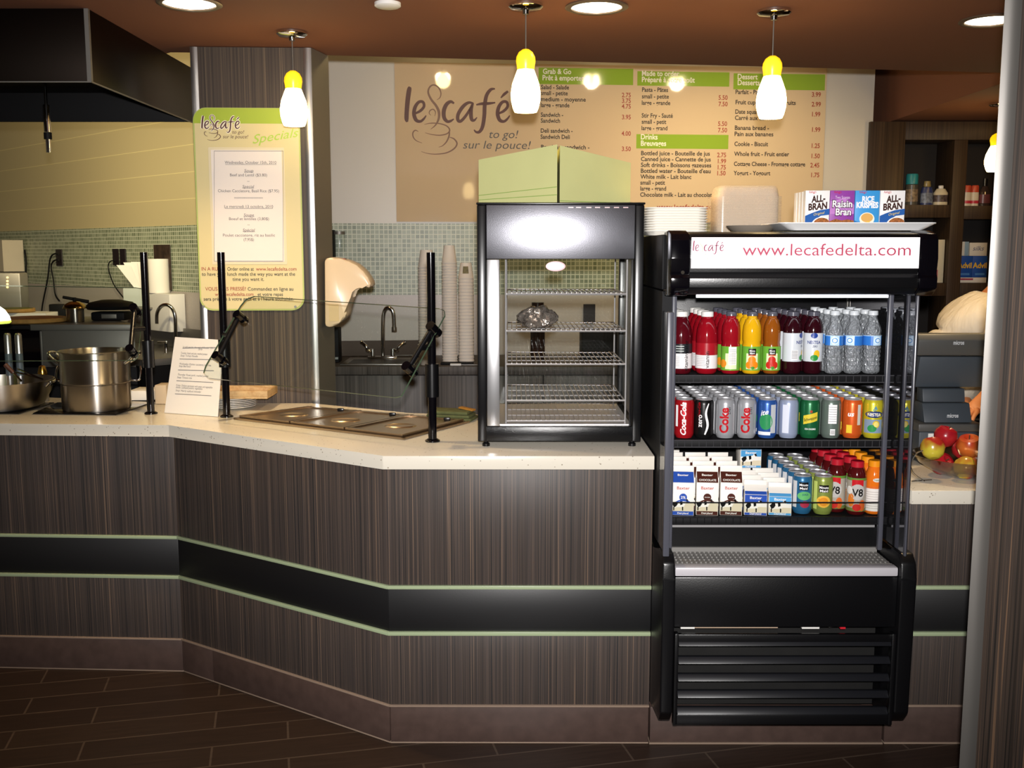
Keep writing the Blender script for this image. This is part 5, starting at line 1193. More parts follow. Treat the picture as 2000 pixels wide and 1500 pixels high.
# prep unit with oven
YO = 5.2; ox0, ox1 = at(-220, 640, YO).x, at(262, 640, YO).x; oz1 = at(150, 633, YO).z; oz0 = at(150, 645, YO).z; xd = at(82, 680, YO).x
t = thing('oven_unit', 'steel topped oven unit with a black glass front carrying pizzas and pans', 'oven', ((ox0+ox1)/2, YO+.3, 0)); T = Matrix.Translation(-Vector(t.location))
def op(m, n, x0, x1, y0, y1, z0, z1, bev=.002):
    q = MB(m); q.T = T; sl = .62*(y1-y0); q.prism([(x0, y0), (x1, y0), (x1-sl, y1), (x0-sl, y1)], z0, z1, bev); return q.build(n, t)
op(STEELD, 'steel_top', at(63, 640, YO).x, ox1+.01, YO-.02, YO+.62, oz0, oz1); op(BLKM, 'black_top', ox0, at(63, 640, YO).x-.001, YO-.02, YO+.62, oz0+.005, oz1-.004)
op(STEELD, 'steel_front', xd+.002, ox1, YO+.001, YO+.6, .93, oz0-.001); op(BLKG, 'oven_door', ox0, xd, YO, YO+.6, .93, oz0-.001)
op(STEELD, 'door_trim', xd-.006, xd+.004, YO-.004, YO-.0005, .94, oz0-.004)
q = MB(STEELD); q.T = T; a_ = at(36, 690, YO-.03); q.lathe([(0, 0), (.020, 0), (.02, .012), (0, .014)], seg=18)
op(BLKM, 'cabinet', ox0, ox1, YO+.01, YO+.6, .001, .929)
q.bm.free()
# pizzas, pots and griddle on top
def disc_thing(name, label, cat, px, py, rpx, Y, m1, m2, h=.024, z0=None):
    c = at(px, py, Y); r = at(px+rpx, py, Y).x-c.x; z0 = oz1+.001 if z0 is None else z0
    t = thing(name, label, cat, (c.x, Y, z0))
    MB(m1).lathe([(0, 0), (r*.95, 0), (r, .006), (r*.97, h), (r*.90, h*.9), (0, h*.75)], seg=36).build('crust', t)
    MB(m2).lathe([(r*.89, h*.92), (r*.87, h*1.05), (0, h*1.08)], seg=36).build('topping', t); return t
CRU = mat('pizza_crust', '#b58a4a', .8, var=.3, vscale=40); TOPP = mat('pizza_sauce', '#b0622a', .6, var=.6, vscale=60)
disc_thing('pizza', 'whole pizza lying at the front of the oven top', 'pizza', 62, 629, 66, YO+.13, CRU, TOPP)
bz = foambox(-70, 90, 612, 630, YO+.32, .17, 'low white pizza box standing behind the front pizza', 'pizza_box'); bz.location.z = oz1+.001
for v in bz.data.vertices: v.co.z = min(v.co.z, at(0, 612, YO+.32).z-oz1)
zb_ = oz1+.001+max(v.co.z for v in bz.data.vertices)+.001
disc_thing('pizza', 'green topped pizza lying on the white pizza box', 'pizza', 24, 606, 42, YO+.405, CRU, mat('pizza_greens', '#6a6a2c', .7, var=.7, vscale=30), .02, zb_)
cpt = at(148, 633, YO+.15); r_ = .042
t = thing('saucepan', 'small steel saucepan with a domed lid on the oven top', 'saucepan', (cpt.x, YO+.15, oz1+.001)); h_ = at(148, 603, YO+.15).z-oz1
MB(POT).lathe([(0, 0), (r_*1.0, 0), (r_*1.05, .004), (r_*1.05, h_), (0, h_)], seg=32).build('pot', t)
MB(mat('amber_steel', '#a8905c', .2, 1)).lathe([(r_*1.45, h_+.001), (r_*1.45, h_+.004), (r_*1.2, h_+.022), (r_*.6, h_+.036), (0, h_+.040), ], seg=32).build('lid', t)
MB(BLKM).box(-.008, .008, -.008, .008, h_+.038, h_+.058, .003).build('knob', t)
c = at(190, 625, YO+.18); t = thing('waffle_iron', 'open black waffle iron at the back of the oven top', 'waffle iron', (c.x+.03, YO+.30, oz1+.001))
MB(BLKM).box(-.09, .09, -.06, .06, 0, .045, .01).build('base', t); 
q = MB(BLKM); q.lathe([(0, .055), (.12, .058), (.13, .075), (.11, .095), (.05, .108), (0, .11)], seg=30); q.build('upper_plate', t)
MB(STEELD).box(-.03, .05, -.065, -.0605, .012, .035, .001).build('control_plate', t)
MB(BLKM).tube([(-.10, -.05, .10), (-.23, -.06, .125)], [.010, .008], 10).build('handle', t)
foambox_ = MB(BLKM).box(-.045, .045, -.03, .03, 0, .075, .006).build('black_tub', loc=(at(104, 625, YO+.42).x, YO+.50, oz1+.001)); tag(foambox_, 'small black tub between the pizzas and the saucepan', 'tub')
# side wall counter, sink tap, dispenser and roll
a0 = WL + LU*.25 + LN*.02; a1 = WL + LU*2.3 + LN*.02
t = thing('side_counter', 'steel counter along the kitchen side wall with a gooseneck tap', 'counter', tuple(((a0+a1)/2).xy) + (0,)); T = Matrix.Translation(-Vector(t.location))
def lprism(m, n, u0, u1, d0, d1, z0, z1):
    q = MB(m); q.T = T; P = [WL+LU*u0+LN*d0, WL+LU*u1+LN*d0, WL+LU*u1+LN*d1, WL+LU*u0+LN*d1]; q.prism([tuple(p.xy) for p in P], z0, z1, .002); return q.build(n, t)
lprism(STEELD, 'top', .25, 1.5, .03, .55, .86, .90); lprism(STEELD, 'backsplash', .25, 1.5, .028, .045, .901, 1.03); lprism(BLKM, 'cabinet', .25, 1.5, .03, .53, .001, .859)
tp = lw(343, 690, .20); tt = thing('gooseneck_tap', 'chrome gooseneck tap beside the menu card', 'tap', (tp.x, tp.y, .901)); Yt = tp.y
pts = [at(343, 700, Yt), at(343, 650, Yt), at(342, 618, Yt), at(336, 602, Yt), at(325, 595, Yt), at(314, 599, Yt), at(307, 612, Yt), at(306.5, 632, Yt)]
pts = [Vector((pts[0].x, Yt, .901))] + pts[1:]
MB(CHROME).tube([Vector(p)-Vector(tt.location) for p in smoothpts(pts, 5)], .011, 12).build('spout', tt)
MB(CHROME).tube([(-.05, -.02, .06), (-.05, -.02, 0)], .012, 12).build('lever_post', tt); MB(CHROME).box(-.10, -.04, -.03, -.012, .058, .07, .003).build('lever', tt)
wb0 = lw(292, 646, .10); wb1 = lw(342, 646, .10); wz1 = lw(316, 573, .10).z
t = thing('wall_dispenser', 'white wall box with a paper roll standing on it', 'dispenser', tuple(lw(316, 646, .0))); T = Matrix.Translation(-Vector(t.location))
uu0, uu1 = (wb1-WL).dot(LU), (wb0-WL).dot(LU); q = MB(WHITE); q.T = T; P = [WL+LU*u+LN*d for u, d in ((uu0, .022), (uu1, .022), (uu1, .13), (uu0, .13))]; q.prism([tuple(p.xy) for p in P], lw(316, 646, .1).z, wz1, .006); q.build('housing', t)
t['label'] = 'white wall dispenser box under the paper towel roll'
rc = lw(311, 570, .075); rr = (lw(325, 540, .075)-lw(297, 540, .075)).length*.36
q = MB(PAPER); q.lathe([(0, 0), (rr, 0), (rr, lw(311, 506, .075).z-wz1), (rr*.35, lw(311, 506, .075).z-wz1), (rr*.35, .01), (0, .01)], seg=28); tag(q.build('paper_towel_roll', loc=(rc.x, rc.y, wz1+.001)), 'white paper towel roll standing on the wall dispenser', 'paper roll')
def wallquad(name, m, px0, py0, px1, py1, lift=.022, th=.006, wall='L', parent=None):
    f = lw if wall == 'L' else (lambda a, b, l: wuv(a, b, l)); n = LN if wall == 'L' else WN
    A, B_, C_, D_ = f(px0, py1, lift), f(px1, py1, lift), f(px1, py0, lift), f(px0, py0, lift)
    z0, z1 = (A.z+B_.z)/2, (C_.z+D_.z)/2; vs = [Vector((A.x, A.y, z0)), Vector((B_.x, B_.y, z0)), Vector((B_.x, B_.y, z1)), Vector((A.x, A.y, z1))]
    u_ = (vs[1]-vs[0]).normalized(); ang = math.atan2(u_.y, u_.x); L_ = (vs[1]-vs[0]).length
    q = MB(m); q.box(0, L_, -th, 0, 0, z1-z0); o = q.build(name); o.location = vs[0]; o.rotation_euler = (0, 0, ang); return o
POSTER = mat('food_poster', '#4a3a30', .4, var=.75, vscale=14)
tag(wallquad('food_poster', POSTER, 305, 478, 336, 566), 'narrow dark poster with small food pictures behind the paper roll', 'poster')
PLATE = mat('black_plate', '#1c1416', .35)
def outlet(label, x0, y0, x1, y1, wall='L', lift=.0215):
    o = wallquad('power_outlet', PLATE, x0, y0, x1, y1, lift, .008, wall); return tag(o, label, 'power outlet', 'black power outlets')
outlet('black power outlet with two plugs above the saucepan', 112, 487, 123, 519); outlet('black power outlet with one cord, first of the pair', 223, 486, 233, 518); outlet('black power outlet without a cord in the pair', 237, 486, 247, 518)
def cord(label, pts, lift=.05, r=.006):
    P = [lw(x, y, lift) for x, y in pts]; o0 = P[0]; q = MB(BLKM); q.tube([Vector(p)-o0 for p in smoothpts([tuple(p) for p in P], 6)], r, 8); o = q.build('cable', loc=tuple(o0)); return tag(o, label, 'cable')
cord('black cord from the two plug outlet dropping straight behind the tub', [(114, 497), (106, 496), (98, 506), (93, 545), (84, 590), (81, 612)]); cord('black cord from the two plug outlet curving towards the saucepan', [(114, 508), (106, 509), (100, 520), (104, 545), (108, 575), (116, 588)])
cord('thin black cord running down from the outlet pair', [(224, 508), (214, 512), (212, 526), (222, 555), (240, 580), (252, 592)], .05, .004); cord('black cord hanging beside the white wall box', [(48, 488), (51, 510), (50, 545), (46, 585), (42, 598)], .06, .007)
bx0 = wallquad('wall_box', mat('stained_white_box', '#d3c8b4', .5, var=.2, vscale=3), -60, 470, 48, 528, .03, .16); tag(bx0, 'white wall box at the frame edge above the toaster', 'box')
YTS = YO+.515
t = thing('toaster', 'grey steel toaster with four small lights behind the pizza box', 'toaster', (at(0, 600, YTS).x, YTS, oz1+.0005)); zt1 = at(0, 533, YTS).z-oz1
tx0, tx1 = at(-60, 560, YTS).x-t.location.x, at(40, 560, YTS).x-t.location.x
MB(STEELD).box(tx0, tx1, 0, .1, .0005, zt1, .01).build('body', t)
for k, y in enumerate((542, 549, 555, 561)): p = at(14, y, YTS-.005)-Vector(t.location); MB(mat('indicator_lamp', '#ffd890', .4, emit='#ffd080', es=1.6)).tube([(p.x, -.004, p.z), (p.x, 0.002, p.z)], .006, 10).build('indicator', t)
# tissue fan behind the first guard post
t = thing('napkin_box', 'pale blue napkin box with white napkins fanned out behind the guard post', 'napkin box', tuple(lw(272, 592, .12)))
q = MB(mat('pale_blue_card', '#b9c0bd', .7)); q.box(-.085, .085, -.05, .05, -.02, .10, .004); q.build('box', t)
q = MB(PAPER)
for k in range(5): a = -.5+k*.28; q.add([(-.02, -.02+.01*k, .10), (.02, -.02+.01*k, .10), (.02+.16*math.sin(a)+.02, -.03+.012*k, .10+.17*math.cos(a)), (-.03+.16*math.sin(a)-.02, -.03+.012*k, .10+.17*math.cos(a))], [(0, 1, 2, 3)])
q.build('napkins', t)
tag(MB(STEELD).box(-.2, .2, -.12, .12, -.01, 0).build('wall_ledge', loc=(t.location.x, t.location.y, t.location.z-.0205)), 'short steel ledge on the side wall under the napkin box', 'ledge').rotation_euler = (0, 0, math.atan2(LU.y, LU.x))
# warming lamp at the frame edge
hl = at(-9, 632, 3.95); t = thing('heat_lamp', 'bright warming lamp with a dome shade at the frame edge over the hob', 'heat lamp', (hl.x, hl.y, hl.z)); hr = at(19, 622, 3.95).x-hl.x
MB(mat('heat_lamp_dome', '#ffffff', .4, emit='#fffbe0', es=4)).lathe([(hr*.97, .012), (hr*.9, .028), (hr*.65, .052), (hr*.3, .068), (0, .072)], seg=28).build('dome', t)
MB(mat('heat_lamp_rim', '#dfe87a', .4, emit='#d8e860', es=.9)).lathe([(hr*.97, .012), (hr, .006), (hr*.9, 0), (0, .002)], seg=28).build('rim', t)
MB(STEELD).tube([(0, 0, .072), (0, 0, 2.185-hl.z)], .004, 8).build('stem', t)
# =================================================================== BACK WALL COUNTER WITH SINK
KX0, KX1, KY = -1.02, 1.95, 5.50
t = thing('back_counter', 'dark laminate back counter with a steel sink under the mosaic', 'counter', ((KX0+KX1)/2, 5.8, 0)); T = Matrix.Translation(-Vector(t.location))
GZ = wood('grey_laminate', [(.3, '#3a3633'), (.5, '#57514d'), (.7, '#6e6762')], 120)
def bp_(m, n, x0, x1, y0, y1, z0, z1, b=.002): q = MB(m); q.T = T; q.box(x0, x1, y0, y1, z0, z1, b); return q.build(n, t)
def backY(x): return WL.y + (x-WL.x)*WU.y/WU.x - .03
ks0, ks1 = at(672, 715, 5.7).x, at(815, 715, 5.7).x
q = MB(GZ); q.T = T; q.prism([(KX0, KY), (KX1, KY), (KX1, backY(KX1)), (KX0, backY(KX0))], .855, .90, .002); q.build('worktop', t)
q = MB(STEEL); q.T = T; q.box(ks0, ks1, KY+.06, 5.92, .9005, .906, .002)
sk = q.build('sink_rim', t); sk['label'] = 'steel sink rim'
bp_(HOODM, 'sink_basin', ks0+.04, ks1-.04, KY+.09, 5.80, .9062, .9075, 0)
nd = 5; dw = (KX1-KX0-.02)/nd
for k in range(nd): bp_(GZ, 'door', KX0+.01+k*dw+.003, KX0+.01+(k+1)*dw-.003, KY+.015, KY+.035, .10, .85)
bp_(BLKM, 'carcass', KX0, KX1, KY+.036, 5.95, .001, .854)
q = MB(HOODM); q.T = T; q.prism([(KX0, backY(KX0)-.02), (at(822, 690, 5.9).x, backY(.3)-.05), (at(822, 690, 5.9).x, backY(.3)-.04), (KX0, backY(KX0)-.005)], .901, .99); q.build('backsplash', t)
tt = thing('sink_tap', 'chrome gooseneck sink tap with two lever handles below the mosaic', 'tap', (at(748, 712, 5.86).x, 5.86, .9065)); Yt = 5.86; A = Vector(tt.location)
pts = [Vector((A.x, Yt, .92)), at(748, 640, Yt), at(749, 616, Yt), at(753, 604, Yt), at(759, 601, Yt), at(766, 606, Yt), at(769, 618, Yt), at(770, 646, Yt)]
MB(CHROME).tube([Vector(p)-A for p in smoothpts(pts, 5)], .0115, 12).build('spout', tt); e_ = pts[-1]-A; MB(CHROME).tube([e_ + Vector((0, 0, .022)), e_ - Vector((0, 0, .006))], .0155, 12).build('nozzle', tt)
MB(CHROME).box(-.085, .085, -.025, .025, 0, .014, .004).build('base_plate', tt)
for sx, (xe, ye) in ((-1, (706, 668)), (1, (791, 668))):
    E_ = at(xe, ye, Yt)-A; h = MB(CHROME).tube([(sx*.058, 0, .0145), (sx*.058, 0, .055)], [.014, .011], 12).build('valve', tt)
    MB(CHROME).tube([Vector(p) for p in smoothpts([(sx*.058, 0, .05), (sx*.085, -.01, .045), tuple(E_*.75 + Vector((0, -.02, -.0))), tuple(E_)], 5)], [.009]*15 + [.012], 10).build('lever', h)
# cups in tall stacks
CUPW = mat('foam_cup', '#e8e0d6', .5)
def cups(label, px, ytop, ybase, Y, rpx, n, grp, hcup=.10, logo_=False):
    c = at(px, ybase, Y); r = at(px+rpx, ybase, Y).x-c.x; z0 = .9012; zt_ = at(px, ytop, Y).z; pitch = (zt_-z0-hcup)/(n-1)
    q = MB(CUPW); q.lathe([(r, 0), (r*1.03, .002), (r*1.03, .006), (r*.985, .008), (r*.70, hcup), (0, hcup), ], seg=24)
    q.lathe([(r, 0), (r*.96, .004), (r*.67, hcup-.003), (0, hcup-.003)], seg=24)
    if logo_:
        A = -90; vs = []; q.m(mat('coffee_print', '#8a8058', .6, var=.5, vscale=90))
        for i in range(5):
            a = R(A-25+50*i/4)
            for zz in (.03, .07): rr_ = r*(.985-.285*(zz-.008)/(hcup-.008))*1.012; vs.append((rr_*math.cos(a), rr_*math.sin(a), zz))
        q.add(vs, [(2*i, 2*i+2, 2*i+3, 2*i+1) for i in range(4)])
    o0 = tag(q.build('paper_cup' if logo_ else 'foam_cup'), label, 'cup', grp)
    for k in range(n):
        o = o0 if k == 0 else o0.copy()
        if k: COL.objects.link(o)
        o.location = (c.x, Y, z0+k*pitch)
cups('white foam cup nested in the tower nearest the sink tap', 835, 488, 708, 5.72, 16.5, 34, 'foam cups nearest the tap')
cups('white foam cup nested in the tallest tower behind the guard post', 879, 479, 708, 5.72, 14.5, 36, 'foam cups in the tallest tower')
cups('printed paper cup nested in the short tower beside the warmer', 911, 513, 708, 5.76, 15, 26, 'paper cups beside the warmer', .09, True)
q = MB(mat('clear_tumbler', '#d0c9bf', .25, alpha=.75)); q.lathe([(0, 0), (.032, 0), (.045, .11), (.047, .112), (.043, .112), (.030, .004), (0, .004)], seg=22); tag(q.build('plastic_tumbler', loc=(at(829, 708, 5.58).x+.01, 5.575, .9075-.006)), 'open pale plastic tumbler in front of the cup towers', 'cup')
tag(MB(BLKM).box(-.09, .09, -.03, .03, 0, .012, .004).build('black_tray', loc=(at(893, 715, 5.6).x, 5.60, .9012)), 'black utensil tray at the foot of the cup towers', 'tray')
t = thing('knife_rest', 'white handled knife on the back counter edge below the paper cups', 'knife', (at(908, 722, 5.53).x-.02, 5.53, .9012)); MB(WHITE).box(-.06, 0, -.008, .008, 0, .012, .003).build('handle', t); MB(STEEL).box(.0005, .09, -.008, .008, .004, .006).build('blade', t)
t = thing('card_reader', 'black countertop box with small pale display beside the column', 'appliance', (at(652, 712, 5.7).x, 5.72, .9012)); zz = at(652, 640, 5.7).z-.9012
MB(BLKM).box(-.035, .035, -.05, .05, 0, zz, .006).build('body', t); MB(mat('pale_display', '#9aa0a0', .3)).box(-.02, .03, -.0515, -.0505, .02, .032).build('display', t)
# paper towel dispenser on the column side, soap dispenser above
prof = [(620, 508), (626, 503), (636, 502), (652, 505), (668, 509), (684, 517), (697, 529), (706, 541), (712, 553), (711, 561), (704, 563), (697, 557), (689, 556), (679, 559), (670, 567), (666, 580), (665, 612), (662, 620), (650, 630), (638, 638), (630, 640), (621, 637)]
Yd = 4.12; P = [at(x, y, Yd) for x, y in prof]; A = Vector((-.742, 4.20, P[0].z))
t = thing('towel_dispenser', 'cream beaked paper towel dispenser mounted on the column side', 'dispenser', tuple(A)); CRM = mat('cream_plastic', '#d8c4a6', .25)
q = MB(CRM); Mx = Matrix(((1, 0, 0, 0), (0, 0, 1, 0), (0, 1, 0, 0), (0, 0, 0, 1))); q.T = Matrix.Translation(-A) @ Mx
q.prism([(p.x + .028, p.z) for p in P], Yd-.01, Yd+.125, .012); q.build('housing', t)
b0_ = at(652, 507, Yd-.012)-A; q = MB(mat('red_badge', '#8a2a20', .4)); q.box(b0_.x+.010, b0_.x+.040, b0_.y+.03, b0_.y+.07, b0_.z-.002, b0_.z+.0035, .001); q.build('badge', t)
q = MB(mat('dispenser_window', '#c9b58e', .3)); w0 = at(640, 618, Yd-.011)-A; q.box(w0.x-.015+.02, w0.x+.045, w0.y-.0005, w0.y+.001, w0.z-.02, w0.z+.05, 0); q.build('window', t)
yb = 5.9; t = thing('soap_dispenser', 'black wall dispenser with clear jar between the column and the mosaic', 'dispenser', tuple(wuv(652, 500, .02)))
L_ = Vector(t.location); s_ = lambda px, py: wuv(px, py, .06)-L_
MB(BLKM).box(s_(641, 480).x, s_(654, 480).x, -.10, -.005, s_(650, 503).z, s_(650, 449).z, .006).build('bracket', t)
MB(GLASS).tube([(s_(664, 480).x, -.05, s_(664, 492).z), (s_(664, 480).x, -.05, s_(664, 458).z)], .032, 20).build('jar', t); MB(STEELD).tube([(s_(664, 480).x, -.05, s_(664, 458).z+.0005), (s_(664, 480).x, -.05, s_(664, 452).z)], .034, 20).build('jar_lid', t)
outlet('black power outlet on the splashback seen through the warmer', 1139, 594, 1162, 632, 'B', .0255)
q = MB(mat('brown_bottle', '#2c1a14', .2)); q.lathe([(0, 0), (.04, 0), (.042, .01), (.042, .2), (.03, .25), (.035, .255), (.035, .33), (0, .33)], seg=20); tag(q.build('dark_canister', loc=(at(1050, 700, 5.8).x, 5.8, .9012)), 'dark brown canister on the back counter seen through the warmer', 'canister')
q = MB(BLKM); q.box(-.13, .13, -.1, .1, 0, .17, .008); tag(q.build('coffee_grinder', loc=(at(1130, 700, 5.85).x+.14, 5.85, .9012)), 'black appliance on the back counter seen through the warmer', 'appliance')
# =================================================================== BACK ROOM SHELVES (right)
YS = 6.30
sX = lambda px: at(px, 400, YS).x
sZ = lambda py: at(1850, py, YS).z
t = thing('wall_shelving', 'brown wooden wall shelving holding toiletries past the till', 'shelving', (3.0, YS+.14, 0)); T = Matrix.Translation(-Vector(t.location))
def sp(n, x0, x1, z0, z1, y0=YS, y1=YS+.26, m=SHELFWOOD): q = MB(m); q.T = T; q.box(x0, x1, y0, y1, z0, z1, .001); return q.build(n, t)
xL, xR = sX(1692)+.005, 4.2
sp('back_panel', xL, xR, .002, 2.29, YS+.2605, YS+.275, mat('dark_back_board', '#1b1512', .7))
sp('stile', xL, sX(1762), .002, 2.29); sp('stile', sX(1858), sX(1884), .002, sZ(273)-.001); sp('stile', sX(1975), sX(2000), .002, sZ(273)-.001)
sp('top_rail', sX(1762)+.0005, xR, sZ(273), 2.29)
for k, (a, b, y0, y1) in enumerate(((1762, 1858, 400, 425), (1884, 1975, 402, 428), (1762, 1858, 553, 578), (1884, 1975, 553, 578))): sp('shelf_board', sX(a)+.0005, sX(b)-.0005, sZ(y1), sZ(y0))
zs1, zs2 = sZ(400)+.001, sZ(553)+.001; zs1b = sZ(402)+.001
YI = YS+.05
def bott(name, label, cat, px, ytop, z0, rpx, prof, mats, sy=.7, Y=YI):
    c = at(px, 400, Y); r = at(px+rpx, 400, Y).x-c.x; h = at(px, ytop, Y).z-z0
    t = thing(name, label, cat, (c.x, Y, z0)); 
    for (nm, m, pr) in zip(('body', 'cap', 'label_wrap'), mats, prof): MB(m).lathe([(a*r, b*h) for a, b in pr], seg=20, sy=sy).build(nm, t)
    return t
TEAL = mat('teal_cap', '#2c8a90', .35)
bott('spray_can', 'tall spray can with a teal cap on the upper shelf', 'spray can', 1779, 340, zs1, 12, ([(0, 0), (1, 0), (1, .64), (.92, .66), (0, .66)], [(.9, .665), (.95, .67), (.95, .96), (.85, 1), (0, 1)], [(1.01, .1), (1.02, .1), (1.02, .5), (1.01, .5)]), (mat('can_dark', '#4d4a42', .3), TEAL, mat('can_print', '#a08a70', .4, var=.7, vscale=60)), 1)
bott('detergent_bottle', 'dark blue bottle with a loop cap beside the spray can', 'bottle', 1809, 354, zs1, 12, ([(0, 0), (1, 0), (1, .55), (.8, .75), (0, .76)], [(.55, .765), (.6, .8), (.5, 1), (0, 1)], [(1.01, .08), (1.02, .08), (1.02, .5), (1.01, .5)]), (mat('navy_bottle', '#2f3a66', .3), mat('gold_cap', '#8a7a4a', .3), mat('blue_print', '#8a94a8', .4, var=.8, vscale=60)))
bott('lotion_bottle', 'cream bottle with a slanted dark label on the upper shelf', 'bottle', 1836, 362, zs1, 14, ([(0, 0), (1, 0), (1, .6), (.6, .82), (0, .83)], [(.35, .835), (.35, .98), (0, 1)], [(1.01, .15), (1.02, .15), (1.02, .5), (1.01, .5)]), (mat('cream_bottle', '#cfc4a8', .35), WHITE, mat('brown_print', '#6a5a58', .4, var=.8, vscale=60)))
for k, px in enumerate((1888, 1903)):
    bott('deodorant_stick', ['red and white deodorant stick beside the shelf upright', 'red and white deodorant stick beside the dark clear bottle'][k], 'deodorant', px, 362, zs1b, 7.5, ([(0, 0), (1, 0), (1, .66), (0, .66)], [(.98, .665), (.98, .95), (.8, 1), (0, 1)], [(1.01, .12), (1.03, .12), (1.03, .26), (1.01, .26)]), (mat('cream_stick', '#d6c8b0', .4), mat('red_orange', '#c24a30', .35), mat('red_print', '#c03040', .4)), .6)['group'] = 'deodorant sticks on the upper shelf'
bott('mouthwash_bottle', 'dark clear bottle beside the deodorant sticks', 'bottle', 1922, 349, zs1b, 11, ([(0, 0), (1, 0), (1, .5), (.5, .72), (0, .73)], [(.4, .735), (.4, 1), (0, 1)], [(1.01, .1), (1.02, .1), (1.02, .42), (1.01, .42)]), (mat('smoke_bottle', '#3a2e2a', .1), BLK, mat('maroon_print', '#6a3a40', .3)))
def sbox(name, label, px0, px1, y0, z0, m, d=.05, Y=YI, cat='box', deco=None, group=None):
    x0, x1 = at(px0, 450, Y).x, at(px1, 450, Y).x; h = at((px0+px1)/2, y0, Y).z-z0
    t = thing(name, label, cat, ((x0+x1)/2, Y, z0), 0, group); hw = (x1-x0)/2
    MB(m).box(-hw, hw, 0, d, 0, h, .001).build('carton', t)
    if deco: q = MB(); deco(q, hw, h); q.build('front_print', t, fixn=False)
    return t
fl = lambda x0, x1, z0, z1, l=.0006: [(x0, -l, z0), (x1, -l, z0), (x1, -l, z1), (x0, -l, z1)]
sbox('tissue_carton', 'tall cream carton with a pink corner on the lower shelf', 1822, 1847, 468, zs2, pm('cfc6ae', .5), .1, deco=lambda q, hw, h: (q.m(pm('b05a60')).poly(fl(-hw, hw*.1, .005, h*.3)), q.m(pm('4a5a50')).poly(fl(-hw, -hw*.4, h*.6, h*.75))))
hA = at(1900, 500, YI).z - zs2
wbx = sbox('white_carton', 'white carton at the bottom of the lower shelf under the blue boxes', 1874, 1932, 542, zs2, pm('d8d0c6', .5), .1, deco=lambda q, hw, h: q.m(pm('a04858')).poly(fl(-hw*.8, hw*.1, h*.5, h*.85)))
zA = zs2 + at(1903, 542, YI).z - zs2 + .001
def advil(q, hw, h):
    q.m(pm('e0b030')).text('Advil', lambda u, v: Vector((u, -.0006, h*.44+v)), h*.36, align='C', fit=hw*1.9, bold=.03)
    q.m(pm('4a7ab8')).poly(fl(-hw*.6, hw*.7, h*.1, h*.2))
sbox('medicine_box', 'blue painkiller box with yellow lettering beside the shelf upright', 1874, 1902.5, 500, zA, pm('1f4a96', .4), .08, deco=advil, group='blue painkiller boxes')
sbox('medicine_box', 'blue painkiller box with yellow lettering beside the steel pillar', 1903.2, 1932, 500, zA, pm('1f4a96', .4), .08, deco=advil, group='blue painkiller boxes')
zB = at(1890, 500, YI).z + .001
sbox('medicine_box', 'pale blue small box standing on the blue painkiller boxes', 1876, 1894, 472, zB, pm('8aa4b8', .4), .05, deco=lambda q, hw, h: q.m(pm('d0ccc4')).poly(fl(-hw, hw*.1, .002, h)))
sbox('hosiery_box', 'white box lettered silk standing on the blue painkiller boxes', 1896, 1930, 474, zB, pm('d2cbbf', .4), .05, deco=lambda q, hw, h: q.m(pm('4a5270')).text('silks', lambda u, v: Vector((u, -.0006, h*.4+v)), h*.5, align='C', fit=hw*1.3, shear=.3))
# =================================================================== TILL on the low counter
YT, ZL = 3.44, .8105
t = thing('till_terminal', 'dark grey till terminal seen from behind with a raised customer display', 'till', (at(1852, 840, YT).x, YT, ZL)); A = Vector(t.location)
TG = mat('till_grey', '#3c434a', .5); TG2 = mat('till_grey_light', '#4a4a48', .45)
tx = lambda px: at(px, 750, YT).x-A.x
tz = lambda py, Y=YT: at(1850, py, Y).z-A.z
def extr(m, n, prof, x0, x1, bev=.004):   # profile in (depth, height)
    q = MB(m); q.T = Matrix(((0, 0, 1, 0), (1, 0, 0, 0), (0, 1, 0, 0), (0, 0, 0, 1))); q.prism(prof, x0, x1, bev); return q.build(n, t)
extr(TG2, 'screen_back', [(-.01, tz(694)), (-.02, tz(664)), (-.005, tz(652)), (.05, tz(652)), (.05, tz(694))], tx(1786), tx(1925))
extr(TG, 'screen_housing', [(-.012, tz(696)), (.02, tz(758)), (.07, tz(758)), (.05, tz(696))], tx(1792), tx(1925))
extr(TG, 'neck', [(.0, tz(759)), (-.01, tz(785)), (.05, tz(785)), (.05, tz(759))], tx(1802), tx(1885))
extr(TG, 'base_hood', [(-.012, tz(786)), (-.04, tz(822)), (.09, tz(822)), (.05, tz(786))], tx(1800), tx(1893))
extr(TG2, 'base', [(-.055, tz(823)), (-.055, tz(838)), (.12, tz(838)), (.12, tz(823))][::-1], tx(1786), tx(1912))
extr(TG, 'foot', [(-.045, .001), (-.045, tz(839)), (.11, tz(839)), (.11, .001)], tx(1790), tx(1908))
q = MB(WHITE); q.box(tx(1807), tx(1824), -.0475, -.0458, tz(858), tz(842)); q.build('paper_label', t)
LTR = mat('till_lettering', '#c8ccd0', .5)
q = MB(LTR); q.text('micros', lambda u, v: Vector((tx(1863)+u, -.0205, tz(672)+v)), .02, align='C', fit=.036, bold=.02); q.build('lettering', t, fixn=False)
q = MB(LTR); q.text('micros', lambda u, v: Vector((tx(1855)+u, -.0335+(v*-.0)-.004, tz(812)+v)), .02, align='C', fit=.038, bold=.02); q.build('lettering', t, fixn=False)
